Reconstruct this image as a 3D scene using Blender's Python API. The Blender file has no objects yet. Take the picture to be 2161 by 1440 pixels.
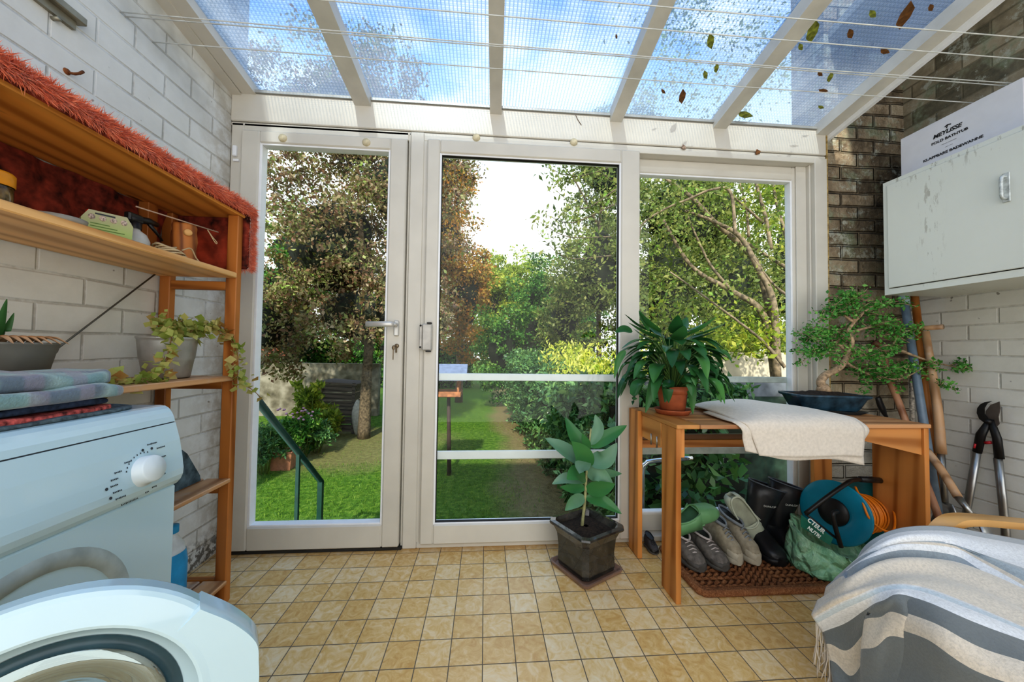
import bpy, math, random
import numpy as np
from math import sin, cos, pi, radians
from mathutils import Vector, Matrix
rng = np.random.default_rng(7)
random.seed(7)
COL = bpy.context.scene.collection
T = 0.1085                       # floor tile pitch (m)
# ---------------------------------------------------------------- camera model
F = 743.44
def _rot(y, p, r):
    y, p, r = map(radians, (y, p, r))
    Rz = np.array([[cos(y), -sin(y), 0], [sin(y), cos(y), 0], [0, 0, 1]])
    Rx = np.array([[1, 0, 0], [0, cos(p), -sin(p)], [0, sin(p), cos(p)]])
    Ry = np.array([[cos(r), 0, sin(r)], [0, 1, 0], [-sin(r), 0, cos(r)]])
    return Rz @ Rx @ Ry
R = _rot(-4.31, 1.64, -.77)
CAM = np.array([0, 0, 9.365 * T])
def at(px, py, X=None, Y=None, Z=None):
    """world point seen at a photo pixel, on a plane X=, Y= or Z="""
    d = R @ np.array([(px - 1080.5) / F, 1, (720 - py) / F])
    if X is not None: k = (X - CAM[0]) / d[0]
    elif Y is not None: k = (Y - CAM[1]) / d[1]
    else: k = (Z - CAM[2]) / d[2]
    return CAM + d * k
# ---------------------------------------------------------------- mesh builder
class MB:
    def __init__(s): s.v = []; s.f = []; s.m = []; s.uv = None; s.sm = []
    def add(s, vs, fs, mi=0, smooth=True):
        o = len(s.v)
        s.v.extend([tuple(map(float, p)) for p in vs])
        for f in fs:
            s.f.append(tuple(i + o for i in f)); s.m.append(mi); s.sm.append(smooth)
        return s
    def box(s, x0, x1, y0, y1, z0, z1, mi=0, M=None, b=0.0):
        x0, x1 = min(x0, x1), max(x0, x1); y0, y1 = min(y0, y1), max(y0, y1); z0, z1 = min(z0, z1), max(z0, z1)
        b = min(b, (x1-x0)*.45, (y1-y0)*.45, (z1-z0)*.45)
        if b <= 0:
            vs = [(x, y, z) for z in (z0, z1) for y in (y0, y1) for x in (x0, x1)]
            fs = [(0,2,3,1),(4,5,7,6),(0,1,5,4),(2,6,7,3),(0,4,6,2),(1,3,7,5)]
        else:
            vs = []; idx = {}
            for i, x in enumerate((x0, x1)):
                for j, y in enumerate((y0, y1)):
                    for k, z in enumerate((z0, z1)):
                        sx, sy, sz = (1, -1)[i]*b, (1, -1)[j]*b, (1, -1)[k]*b
                        for a, p in enumerate(((x, y+sy, z+sz), (x+sx, y, z+sz), (x+sx, y+sy, z))):
                            idx[(i, j, k, a)] = len(vs); vs.append(p)
            g = lambda *a: idx[a]
            fs = []
            for i in (0, 1):
                q = [g(i,0,0,0), g(i,1,0,0), g(i,1,1,0), g(i,0,1,0)]; fs.append(q if i else q[::-1])
                q = [g(0,i,0,1), g(1,i,0,1), g(1,i,1,1), g(0,i,1,1)]; fs.append(q[::-1] if i else q)
                q = [g(0,0,i,2), g(1,0,i,2), g(1,1,i,2), g(0,1,i,2)]; fs.append(q if i else q[::-1])
            for i in (0, 1):
                for j in (0, 1):
                    fs.append([g(i,j,0,0), g(i,j,0,1), g(i,j,1,1), g(i,j,1,0)])
                    fs.append([g(i,0,j,0), g(i,0,j,2), g(i,1,j,2), g(i,1,j,0)])
                    fs.append([g(0,i,j,1), g(0,i,j,2), g(1,i,j,2), g(1,i,j,1)])
                    for k in (0, 1): fs.append([g(i,j,k,0), g(i,j,k,1), g(i,j,k,2)])
        if M is not None: vs = [tuple(M @ Vector(p)) for p in vs]
        return s.add(vs, fs, mi, False)
    def tube(s, pts, r, n=8, mi=0, caps=True, flat=None):
        pts = [Vector(p) for p in pts]
        rs = r if hasattr(r, '__len__') else [r]*len(pts)
        rings = []; up = None; o = []
        for i, p in enumerate(pts):
            d = (pts[min(i+1, len(pts)-1)] - pts[max(i-1, 0)])
            d = d.normalized() if d.length > 1e-9 else Vector((0, 0, 1))
            if up is None:
                up = Vector((0, 0, 1)) if abs(d.z) < .9 else Vector((1, 0, 0))
            a = (up - d*up.dot(d)).normalized(); b = d.cross(a); up = a
            fx, fy = flat if flat else (1, 1)
            o += [p + (a*cos(2*pi*k/n)*fx + b*sin(2*pi*k/n)*fy)*rs[i] for k in range(n)]
        fs = []
        for i in range(len(pts)-1):
            for k in range(n):
                fs.append((i*n+k, i*n+(k+1) % n, (i+1)*n+(k+1) % n, (i+1)*n+k))
        if caps:
            fs.append(tuple(range(n))[::-1]); fs.append(tuple((len(pts)-1)*n+k for k in range(n)))
        return s.add(o, fs, mi)
    def cyl(s, a, b, r, r2=None, n=24, mi=0): return s.tube([a, b], [r, r if r2 is None else r2], n, mi)
    def lathe(s, prof, c, n=40, mi=0, axis=None):
        c = Vector(c)
        q = Vector((0, 0, 1)).rotation_difference(Vector(axis)) if axis is not None else None
        vs = []
        for r, z in prof:
            for k in range(n):
                p = Vector((r*cos(2*pi*k/n), r*sin(2*pi*k/n), z))
                if q: p = q @ p
                vs.append(c + p)
        fs = [(i*n+k, i*n+(k+1) % n, (i+1)*n+(k+1) % n, (i+1)*n+k) for i in range(len(prof)-1) for k in range(n)]
        return s.add(vs, fs, mi)
    def grid(s, G, mi=0, closed=False, uv=False):
        """G: array (rows, cols, 3)"""
        G = np.asarray(G, float); a, b = G.shape[:2]; o = len(s.v)
        fs = []
        for i in range(a-1):
            for j in range(b if closed else b-1):
                fs.append((i*b+j, i*b+(j+1) % b, (i+1)*b+(j+1) % b, (i+1)*b+j))
        s.add(G.reshape(-1, 3), fs, mi)
        if uv: s.uv = [(j/(b-1), i/(a-1)) for i in range(a) for j in range(b)]
        return s
    def ell(s, c, r, n=16, m=10, mi=0, nz=0.0):
        G = []
        for i in range(m+1):
            t = pi*i/m
            G.append([(c[0]+r[0]*sin(t)*cos(2*pi*k/n)*(1+nz*sin(3*t+5*k)), c[1]+r[1]*sin(t)*sin(2*pi*k/n)*(1+nz*cos(4*t+3*k)), c[2]-r[2]*cos(t)) for k in range(n)])
        return s.grid(G, mi, True)
    def prism(s, poly, a, b, axis='y', mi=0):
        """extrude a 2D polygon between a and b on axis"""
        n = len(poly)
        def P(u, v, w): return {'y': (u, w, v), 'x': (w, u, v), 'z': (u, v, w)}[axis]
        vs = [P(u, v, a) for u, v in poly] + [P(u, v, b) for u, v in poly]
        fs = [tuple(range(n)), tuple(range(n, 2*n))[::-1]] + [(i, (i+1) % n, n+(i+1) % n, n+i) for i in range(n)]
        return s.add(vs, fs, mi, False)
    def raw(s, V, Fq, mi=0): return s.add(V, Fq, mi)
def smooth_poly(c, k=6, closed=False):
    """Catmull-Rom through points"""
    c = [np.array(p, float) for p in c]; out = []
    n = len(c)
    for i in range(n if closed else n-1):
        p0 = c[(i-1) % n] if closed or i > 0 else 2*c[0]-c[1]
        p1 = c[i]; p2 = c[(i+1) % n]
        p3 = c[(i+2) % n] if closed or i+2 < n else 2*c[-1]-c[-2]
        for j in range(k):
            t = j/k
            out.append(.5*((2*p1)+(-p0+p2)*t+(2*p0-5*p1+4*p2-p3)*t*t+(-p0+3*p1-3*p2+p3)*t**3))
    if not closed: out.append(c[-1])
    return out
def smooth_grid(G, ka, kb):
    G = [smooth_poly(row, kb) for row in G]
    cols = [smooth_poly([G[i][j] for i in range(len(G))], ka) for j in range(len(G[0]))]
    return np.array(cols).transpose(1, 0, 2)
# ---------------------------------------------------------------- objects
def tag(o, label=None, cat=None, group=None, kind=None):
    for k, v in (('label', label), ('category', cat), ('group', group), ('kind', kind)):
        if v: o[k] = v
    return o
def thing(name, loc, label, cat, group=None, rz=0.0):
    o = bpy.data.objects.new(name, None); COL.objects.link(o)
    o.location = tuple(map(float, loc)); o.rotation_euler = (0, 0, rz); o.empty_display_size = .05
    return tag(o, label, cat, group)
def finish(me, mats, mb=None):
    for m in mats: me.materials.append(m)
def part(name, mb, mat, parent=None, local=False, label=None, origin=None):
    """link a builder as one mesh object; world coords unless local"""
    mats = mat if isinstance(mat, (list, tuple)) else [mat]
    o_ = Vector((0, 0, 0))
    if parent is not None and not local:
        p = parent
        while p is not None: o_ += Vector(p.location); p = p.parent
    elif origin is not None: o_ = Vector(tuple(map(float, origin)))
    me = bpy.data.meshes.new(name)
    V = np.array(mb.v, float)
    if len(V): V = V - np.array(o_)
    me.from_pydata(V.tolist(), [], mb.f)
    for m in mats: me.materials.append(m)
    me.polygons.foreach_set('material_index', mb.m)
    me.polygons.foreach_set('use_smooth', mb.sm)
    if mb.uv:
        ul = me.uv_layers.new(name='UVMap')
        li = np.zeros(len(me.loops), int); me.loops.foreach_get('vertex_index', li)
        ul.data.foreach_set('uv', np.array(mb.uv)[li].ravel())
    me.update()
    o = bpy.data.objects.new(name, me); COL.objects.link(o)
    if parent is not None: o.parent = parent
    elif origin is not None: o.location = o_
    if label: o['label'] = label
    return o
def autosmooth(o, ang=35):
    me = o.data
    me.polygons.foreach_set('use_smooth', [True]*len(me.polygons))
    me.set_sharp_from_angle(angle=radians(ang)) if hasattr(me, 'set_sharp_from_angle') else None
    return o
def leaves_mesh(name, V, Fq, mats, parent=None, mi=None, origin=None):
    """fast numpy mesh of quads: V (n,3), Fq (m,4)"""
    o_ = np.zeros(3)
    if parent is not None:
        p = parent
        while p is not None: o_ = o_ + np.array(p.location); p = p.parent
    elif origin is not None: o_ = np.array(origin, float)
    me = bpy.data.meshes.new(name)
    m = len(Fq); me.vertices.add(len(V)); me.vertices.foreach_set('co', (V-o_).astype(np.float32).ravel())
    me.loops.add(m*4); me.polygons.add(m)
    me.loops.foreach_set('vertex_index', Fq.astype(np.int32).ravel())
    me.polygons.foreach_set('loop_start', np.arange(0, m*4, 4, dtype=np.int32))
    if mi is not None: me.polygons.foreach_set('material_index', mi.astype(np.int32))
    for x in mats: me.materials.append(x)
    me.update(calc_edges=True)
    o = bpy.data.objects.new(name, me); COL.objects.link(o)
    if parent is not None: o.parent = parent
    elif origin is not None: o.location = tuple(o_)
    return o
def leaf_quads(C, size, aspect=.5, up=.3, jit=.35, dirs=None):
    """rhombic leaves at points C"""
    n = len(C)
    d = rng.normal(size=(n, 3)) if dirs is None else dirs + rng.normal(size=(n, 3))*.35
    d[:, 2] -= up; d /= np.linalg.norm(d, axis=1)[:, None]
    w = np.cross(d, rng.normal(size=(n, 3))); w /= np.linalg.norm(w, axis=1)[:, None]
    nn = np.cross(d, w)
    s = (size*(1+jit*rng.normal(size=n))).clip(size*.4, size*1.8)[:, None]
    a = C; b = C+d*s*.45+w*s*aspect*.5+nn*s*.08; c = C+d*s; e = C+d*s*.45-w*s*aspect*.5+nn*s*.08
    V = np.stack([a, b, c, e], 1).reshape(-1, 3)
    return V, np.arange(n*4).reshape(n, 4)
# ---------------------------------------------------------------- materials
def newmat(name):
    m = bpy.data.materials.new(name); m.use_nodes = True
    nt = m.node_tree; nt.nodes.clear()
    return m, nt, nt.nodes, nt.links
def N(nt, t, ins=None, **kw):
    n = nt.nodes.new(t)
    for k, v in kw.items(): setattr(n, k, v)
    for k, v in (ins or {}).items():
        s = n.inputs[k]
        if isinstance(v, bpy.types.NodeSocket): nt.links.new(v, s)
        else: s.default_value = v
    return n
def rgba(c): return (c[0], c[1], c[2], 1.0)
def ramp(nt, fac, stops, interp='LINEAR'):
    r = N(nt, 'ShaderNodeValToRGB', {'Fac': fac}); e = r.color_ramp; e.interpolation = interp
    while len(e.elements) < len(stops): e.elements.new(.5)
    for el, (p, c) in zip(e.elements, stops): el.position = p; el.color = rgba(c)
    return r.outputs['Color']
def out(nt, sh, disp=None):
    o = N(nt, 'ShaderNodeOutputMaterial'); nt.links.new(sh, o.inputs['Surface'])
def coords(nt, kind='Object', scale=(1, 1, 1), rot=(0, 0, 0), loc=(0, 0, 0)):
    tc = N(nt, 'ShaderNodeTexCoord')
    return N(nt, 'ShaderNodeMapping', {'Vector': tc.outputs[kind], 'Scale': scale, 'Rotation': rot, 'Location': loc}).outputs['Vector']
def noise(nt, vec, scale, detail=3, rough=.5, dist=0):
    return N(nt, 'ShaderNodeTexNoise', {'Vector': vec, 'Scale': scale, 'Detail': detail, 'Roughness': rough, 'Distortion': dist}).outputs['Fac']
def mix(nt, f, a, b, bt='MIX'):
    n = N(nt, 'ShaderNodeMix', data_type='RGBA', blend_type=bt)
    for k, v in ((0, f), (6, a), (7, b)):
        if isinstance(v, bpy.types.NodeSocket): nt.links.new(v, n.inputs[k])
        else: n.inputs[k].default_value = v if k == 0 else rgba(v)
    return n.outputs[2]
def math_(nt, op, a, b=None, c=None, clamp=False):
    n = N(nt, 'ShaderNodeMath', operation=op, use_clamp=clamp)
    for k, v in enumerate((a, b, c)):
        if v is None: continue
        if isinstance(v, bpy.types.NodeSocket): nt.links.new(v, n.inputs[k])
        else: n.inputs[k].default_value = v
    return n.outputs[0]
def sstep(nt, v, a, b):
    n = N(nt, 'ShaderNodeMapRange', {'Value': v, 'From Min': a, 'From Max': b}, interpolation_type='SMOOTHSTEP')
    return n.outputs['Result']
def bsdf(nt, col, rough=.5, metal=0, bump=None, bs=.3, bd=.01, spec=.5, coat=0, sheen=0, trans=0, ior=1.45, sss=0):
    p = N(nt, 'ShaderNodeBsdfPrincipled')
    for k, v in (('Base Color', col), ('Roughness', rough), ('Metallic', metal), ('Specular IOR Level', spec), ('Coat Weight', coat), ('Sheen Weight', sheen), ('Transmission Weight', trans), ('IOR', ior)):
        if isinstance(v, bpy.types.NodeSocket): nt.links.new(v, p.inputs[k])
        else: p.inputs[k].default_value = rgba(v) if k == 'Base Color' else v
    if bump is not None:
        b = N(nt, 'ShaderNodeBump', {'Height': bump, 'Strength': bs, 'Distance': bd}); nt.links.new(b.outputs[0], p.inputs['Normal'])
    return p.outputs[0]
_mc = {}
def plain(name, col, rough=.5, metal=0, var=.12, scale=20, bs=.15, **kw):
    if name in _mc: return _mc[name]
    m, nt, _, _ = newmat(name)
    v = coords(nt); n = noise(nt, v, scale, 4)
    c2 = tuple(x*(1-var*2) for x in col); c1 = tuple(min(1, x*(1+var)) for x in col)
    out(nt, bsdf(nt, ramp(nt, n, [(.3, c2), (.7, c1)]), rough, metal, bump=n, bs=bs, bd=.003, **kw))
    _mc[name] = m; return m
def wood(name, a, b, axis='z', scale=1.0, rough=.45, dirt=0):
    if name in _mc: return _mc[name]
    m, nt, _, _ = newmat(name)
    st = {'x': (.9, 14, 14), 'y': (14, .9, 14), 'z': (14, 14, .9)}[axis]
    st = tuple(x*scale for x in st)
    v = coords(nt, scale=st)
    w = N(nt, 'ShaderNodeTexWave', {'Vector': v, 'Scale': .55, 'Distortion': 5.5, 'Detail': 2.0, 'Detail Scale': .7}, wave_type='BANDS', bands_direction='DIAGONAL').outputs['Fac']
    n1 = noise(nt, v, 1.2, 4, .6); n2 = noise(nt, coords(nt), 3.5, 2)
    c = ramp(nt, w, [(.0, tuple(x*.9 for x in b)), (.35, a), (1, tuple(x*1.18 for x in a))])
    c = mix(nt, math_(nt, 'MULTIPLY', n1, .45), c, b)
    c = mix(nt, sstep(nt, n2, .45, .8), c, tuple(x*.78 for x in a))
    kn = N(nt, 'ShaderNodeTexVoronoi', {'Vector': coords(nt, scale=tuple(x**.5*2.2 for x in st)), 'Scale': 1.0}).outputs['Distance']
    c = mix(nt, sstep(nt, kn, .09, .04), c, tuple(x*.35 for x in b))
    if dirt: c = mix(nt, math_(nt, 'MULTIPLY', sstep(nt, noise(nt, coords(nt), 9, 5, .7), .5, .7), dirt), c, (.45, .42, .38))
    out(nt, bsdf(nt, c, rough, bump=n1, bs=.2, bd=.002))
    _mc[name] = m; return m
def leafmat(name, cols, trans=.35, rough=.45, big=1.2, stops=None):
    if name in _mc: return _mc[name]
    m, nt, _, _ = newmat(name)
    g = N(nt, 'ShaderNodeNewGeometry')
    n = noise(nt, coords(nt), big, 2)
    f = math_(nt, 'ADD', math_(nt, 'MULTIPLY', g.outputs['Random Per Island'], .55), math_(nt, 'MULTIPLY', math_(nt, 'SUBTRACT', n, .25), .9), clamp=True)
    k = len(cols); c = ramp(nt, f, [((i+.3)/k, x) for i, x in enumerate(cols)])
    p = bsdf(nt, c, rough, spec=.35)
    t = N(nt, 'ShaderNodeBsdfTranslucent', {'Color': mix(nt, .5, c, (.6, .75, .1), 'MULTIPLY')}).outputs[0]
    s = N(nt, 'ShaderNodeMixShader', {0: trans, 1: p, 2: t}).outputs[0]
    out(nt, s); _mc[name] = m; return m
def sepxyz(nt, v): return N(nt, 'ShaderNodeSeparateXYZ', {0: v}).outputs
def brickmat(name, plane, mode):
    m, nt, _, _ = newmat(name)
    tc = N(nt, 'ShaderNodeTexCoord').outputs['Object']; s = sepxyz(nt, tc)
    u = s[1] if plane == 'x' else s[0]
    wob = noise(nt, tc, 3, 2)
    v2 = N(nt, 'ShaderNodeCombineXYZ', {0: u, 1: math_(nt, 'ADD', s[2], math_(nt, 'MULTIPLY', math_(nt, 'SUBTRACT', wob, .5), .014 if mode != 'moss' else .03)), 2: 0.0}).outputs[0]
    br = N(nt, 'ShaderNodeTexBrick', {'Vector': v2, 'Color1': (1, 1, 1, 1), 'Color2': (0, 0, 0, 1), 'Mortar': (.5, .5, .5, 1), 'Scale': 1.0, 'Mortar Size': .006 if mode != 'moss' else .009,
           'Mortar Smooth': .7, 'Bias': 0.0, 'Brick Width': .25 if mode == 'left' else .215, 'Row Height': .088 if mode == 'left' else .0785}, offset=.5)
    fac, bc = br.outputs['Fac'], br.outputs['Color']
    n1 = noise(nt, tc, 14, 5, .65); n2 = noise(nt, tc, 2.2, 4, .6); n3 = noise(nt, tc, 55, 3, .6)
    z = s[2]
    # painted white brick
    wc = mix(nt, n1, (.80, .80, .76), (.62, .62, .57)) if mode != 'left' else mix(nt, n1, (.84, .85, .83), (.68, .69, .66))
    wc = mix(nt, math_(nt, 'MULTIPLY', bc, .10), wc, (.50, .49, .43))
    crack = sstep(nt, math_(nt, 'ADD', math_(nt, 'MULTIPLY', n2, .9), math_(nt, 'MULTIPLY', n3, .35)), .52, .75)
    wc = mix(nt, math_(nt, 'MULTIPLY', fac, math_(nt, 'ADD', .05 if mode == 'left' else .07, math_(nt, 'MULTIPLY', crack, .55))), wc, (.33, .31, .27))
    chip = sstep(nt, noise(nt, tc, 26, 2, .4), .73, .77)
    wc = mix(nt, math_(nt, 'MULTIPLY', chip, .75), wc, (.16, .14, .12))
    # bare mossy brick
    b1 = ramp(nt, math_(nt, 'ADD', math_(nt, 'MULTIPLY', bc, .35), math_(nt, 'MULTIPLY', n1, .75)), [(.25, (.03, .025, .02)), (.45, (.13, .10, .065)), (.62, (.27, .21, .14)), (.8, (.42, .36, .26))])
    mo = sstep(nt, noise(nt, tc, 7, 5, .7), .50, .66)
    b1 = mix(nt, math_(nt, 'MULTIPLY', mo, .7), b1, ramp(nt, n3, [(.3, (.07, .10, .035)), (.7, (.27, .32, .24))]))
    b1 = mix(nt, math_(nt, 'MULTIPLY', sstep(nt, noise(nt, tc, 9, 6, .8), .53, .62), .8), b1, (.44, .45, .38))
    b1 = mix(nt, math_(nt, 'MULTIPLY', math_(nt, 'MULTIPLY', fac, .45), sstep(nt, n2, .25, .6)), b1, (.045, .04, .028))
    if mode == 'moss':
        tan = math_(nt, 'MULTIPLY', sstep(nt, z, 1.75, 1.35), sstep(nt, n2, .3, .62))
        c = mix(nt, math_(nt, 'MULTIPLY', tan, .55), b1, mix(nt, math_(nt, 'MULTIPLY', fac, .6), (.47, .38, .25), (.2, .15, .1)))
        dirtyw = mix(nt, .55, wc, (.27, .24, .18))
        c = mix(nt, sstep(nt, math_(nt, 'ADD', z, math_(nt, 'MULTIPLY', n2, .5)), 1.15, .85), c, dirtyw)
    elif mode == 'right':
        t = sstep(nt, math_(nt, 'ADD', z, math_(nt, 'MULTIPLY', math_(nt, 'SUBTRACT', n2, .5), 1.1)), 1.7, 2.45)
        grn = mix(nt, .62, wc, (.22, .22, .07))
        c = mix(nt, sstep(nt, z, 1.5, 2.1), wc, grn)
        c = mix(nt, t, c, mix(nt, .35, b1, (.10, .10, .055)))
    else:
        # damp stains high up beside the roof and low down at the far corner
        hi = math_(nt, 'SUBTRACT', math_(nt, 'ADD', z, math_(nt, 'MULTIPLY', u, .166)), 2.62)
        st = math_(nt, 'MULTIPLY', sstep(nt, hi, -.42, .05), sstep(nt, n2, .42, .66))
        cor = math_(nt, 'MULTIPLY', sstep(nt, u, 1.62, 1.88), sstep(nt, n1, .35, .6))
        lo = math_(nt, 'MULTIPLY', sstep(nt, z, .16, .05), sstep(nt, noise(nt, tc, 32, 4, .7), .46, .56))
        c = mix(nt, math_(nt, 'MULTIPLY', st, .75), wc, (.27, .26, .22))
        c = mix(nt, math_(nt, 'MULTIPLY', cor, .55), c, (.40, .34, .25))
        c = mix(nt, math_(nt, 'MULTIPLY', lo, .85), c, (.10, .085, .065))
    h = math_(nt, 'SUBTRACT', math_(nt, 'ADD', math_(nt, 'MULTIPLY', n1, .35 if mode != 'moss' else 1.0), math_(nt, 'MULTIPLY', bc, .12)), math_(nt, 'MULTIPLY', fac, 1.0 if mode != 'moss' else 1.4))
    out(nt, bsdf(nt, c, .62, bump=h, bs=.5 if mode != 'moss' else 1.0, bd=.006 if mode != 'moss' else .03, spec=.3))
    return m
def tilemat():
    m, nt, _, _ = newmat('floor_tiles')
    tc = N(nt, 'ShaderNodeTexCoord').outputs['Object']; s = sepxyz(nt, tc)
    br = N(nt, 'ShaderNodeTexBrick', {'Vector': N(nt, 'ShaderNodeVectorMath', {0: tc, 1: (.939*T + 40*T, -16.809*T + 40*T, 0)}, operation='ADD').outputs[0],
           'Color1': (1, 1, 1, 1), 'Color2': (0, 0, 0, 1), 'Mortar': (.5, .5, .5, 1), 'Scale': 1.0, 'Mortar Size': .0019, 'Mortar Smooth': .25, 'Bias': 0.0, 'Brick Width': T, 'Row Height': T}, offset=0.0, squash=1.0)
    bc, fac = br.outputs['Color'], br.outputs['Fac']
    wv = N(nt, 'ShaderNodeVectorMath', {0: tc, 1: N(nt, 'ShaderNodeCombineXYZ', {0: math_(nt, 'MULTIPLY', bc, 13.0), 1: math_(nt, 'MULTIPLY', bc, 7.0), 2: 0.0}).outputs[0]}, operation='ADD').outputs[0]
    n = noise(nt, wv, 22, 5, .62, 1.6); n2 = noise(nt, tc, 1.3, 2)
    c = ramp(nt, math_(nt, 'ADD', math_(nt, 'MULTIPLY', n, .8), math_(nt, 'MULTIPLY', bc, .22)), [(.30, (.58, .35, .12)), (.46, (.68, .46, .19)), (.60, (.75, .57, .32)), (.78, (.79, .67, .46))])
    c = mix(nt, math_(nt, 'MULTIPLY', fac, .95), c, (.12, .10, .075))
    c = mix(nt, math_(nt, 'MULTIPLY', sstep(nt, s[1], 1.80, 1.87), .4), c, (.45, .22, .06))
    rg = math_(nt, 'ADD', .16, math_(nt, 'ADD', math_(nt, 'MULTIPLY', fac, .5), math_(nt, 'MULTIPLY', n, .12)))
    h = math_(nt, 'SUBTRACT', math_(nt, 'MULTIPLY', n2, .4), fac)
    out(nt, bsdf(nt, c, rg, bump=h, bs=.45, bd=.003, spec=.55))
    return m
def facing(nt):
    f = N(nt, 'ShaderNodeLayerWeight', {'Blend': .5}).outputs['Facing']
    return math_(nt, 'ADD', .04, math_(nt, 'MULTIPLY', math_(nt, 'POWER', f, 4.0), .8), clamp=True)
def glassmat(name, boost=1.0, tint=(.97, .99, .98)):
    m, nt, _, _ = newmat(name)
    fr = facing(nt)
    t = N(nt, 'ShaderNodeBsdfTransparent', {'Color': rgba(tint)}).outputs[0]
    g = N(nt, 'ShaderNodeBsdfGlossy', {'Color': (1, 1, 1, 1), 'Roughness': .01}).outputs[0]
    out(nt, N(nt, 'ShaderNodeMixShader', {0: math_(nt, 'MULTIPLY', fr, boost, clamp=True), 1: t, 2: g}).outputs[0])
    return m
def roofmat():
    """clear sheet with a fine pressed grid that scatters part of the light"""
    m, nt, _, _ = newmat('ribbed_roof_sheet')
    tc = N(nt, 'ShaderNodeTexCoord').outputs['Object']; s = sepxyz(nt, tc)
    def line(v, pitch, w):
        f = math_(nt, 'FRACT', math_(nt, 'DIVIDE', math_(nt, 'ADD', v, 50.0), pitch))
        return sstep(nt, math_(nt, 'ABSOLUTE', math_(nt, 'SUBTRACT', f, .5)), .5-w, .5)
    gx = line(s[0], .0165, .28); gy = line(s[1], .0165, .34)
    l = math_(nt, 'MAXIMUM', gx, gy)
    blot = noise(nt, tc, 2.2, 3, .55)
    t = N(nt, 'ShaderNodeBsdfTransparent', {'Color': mix(nt, l, (.97, .985, 1.0), (.50, .60, .70))}).outputs[0]
    tr = N(nt, 'ShaderNodeBsdfTranslucent', {'Color': (.85, .92, 1, 1)}).outputs[0]
    gl = N(nt, 'ShaderNodeBsdfGlossy', {'Color': (1, 1, 1, 1), 'Roughness': .15}).outputs[0]
    a = N(nt, 'ShaderNodeMixShader', {0: math_(nt, 'ADD', .08, math_(nt, 'MULTIPLY', blot, .22)), 1: t, 2: tr}).outputs[0]
    fr = facing(nt)
    out(nt, N(nt, 'ShaderNodeMixShader', {0: fr, 1: a, 2: gl}).outputs[0])
    return m
M_left = brickmat('painted_brick_left', 'x', 'left')
M_right = brickmat('painted_brick_right', 'x', 'right')
M_moss = brickmat('mossy_brick', 'y', 'moss')
M_rear = brickmat('painted_brick_rear', 'y', 'left')
M_tile = tilemat(); M_glass = glassmat('window_glass', .30); M_roof = roofmat()
M_pvc = plain('white_upvc', (.63, .60, .53), .33, var=.03, scale=6, bs=.03)
M_pvc2 = plain('white_rafter', (.62, .60, .54), .4, var=.06, scale=9, bs=.05)
M_bead = plain('white_glazing_bead', (.84, .85, .87), .3, var=.02)
M_gap = plain('dark_gasket', (.03, .028, .025), .7)
M_grey_al = plain('grey_aluminium', (.42, .42, .40), .4, .3, var=.06)
M_concrete = plain('concrete', (.36, .35, .32), .8, var=.2, scale=8)
M_pine = wood('varnished_pine_y', (.78, .38, .09), (.50, .20, .035), 'y')
M_pinez = wood('varnished_pine_z', (.46, .175, .04), (.24, .07, .010), 'z')
M_pinel = wood('pale_pine_y', (.80, .50, .22), (.60, .30, .10), 'y')
M_lowb = wood('worn_pine_y', (.58, .34, .17), (.36, .17, .07), 'y', dirt=.5)
M_bz = wood('bench_wood_z', (.62, .27, .075), (.36, .12, .02), 'z')
M_bx = wood('bench_wood_x', (.60, .28, .09), (.38, .14, .03), 'x')
M_by = wood('bench_wood_y', (.60, .29, .09), (.38, .14, .03), 'y')
M_birch = wood('birch_veneer_x', (.70, .42, .17), (.56, .29, .09), 'x', rough=.35)
M_white = plain('white_enamel', (.50, .67, .75), .14, var=.01, scale=3, bs=.0, coat=.4)
M_whitep = plain('white_plastic', (.68, .76, .79), .25, var=.02, scale=3, bs=.0)
M_black = plain('black_plastic', (.012, .012, .013), .4)
M_rubber = plain('black_rubber', (.022, .024, .028), .33, var=.15, scale=9)
M_soil = plain('potting_soil', (.035, .022, .014), .95, var=.4, scale=90, bs=1.0)
M_ink = plain('dark_print', (.04, .05, .06), .6)
M_chrome = plain('chrome', (.62, .63, .64), .16, 1.0, var=.03)
M_steel = plain('brushed_aluminium_tube', (.42, .43, .43), .3, .9, var=.08)
M_terra = plain('terracotta', (.42, .12, .05), .6, var=.1, scale=30)
# ---------------------------------------------------------------- room shell
XL, XR, YB, YF = -1.31, 2.45, 1.87, -1.1
def sbox(name, a, mat, kind='structure', b=0.0):
    mb = MB().box(*a, b=b); o = part(name, mb, mat); o['kind'] = kind; return o
sbox('floor', (XL, XR, YF, YB+.09, -.06, 0), M_tile)
sbox('wall_left', (XL-.12, XL, YF-.15, YB+.10, -.8, 3.3), M_left)
sbox('wall_right', (XR, XR+.15, YF-.15, YB+.25, -.8, 4.2), M_right)
sbox('wall_back', (1.948, XR, YB, YB+.22, -.8, 4.0), M_moss)
o = sbox('wall_front', (XL-.12, XR+.15, YF-.15, YF, -.8, 4.6), M_rear)
sbox('trim_foundation', (XL-.12, 1.948, YB+.02, YB+.24, -.8, -.06), M_concrete)
SL = .166
def rz(y): return 2.322 + SL*(YB-y)
# header
hd = MB().box(XL, 1.948, 1.862, 1.95, 2.172, 2.318, b=.004)
hd.box(XL, 1.948, 1.868, 1.95, 2.150, 2.168, b=.002)
o = part('trim_header', hd, M_pvc); o['kind'] = 'structure'
hd = MB().box(XL, 1.948, 1.853, 1.95, 2.318, 2.332)
o = part('trim_header_seal', hd, M_grey_al); o['kind'] = 'structure'
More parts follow.
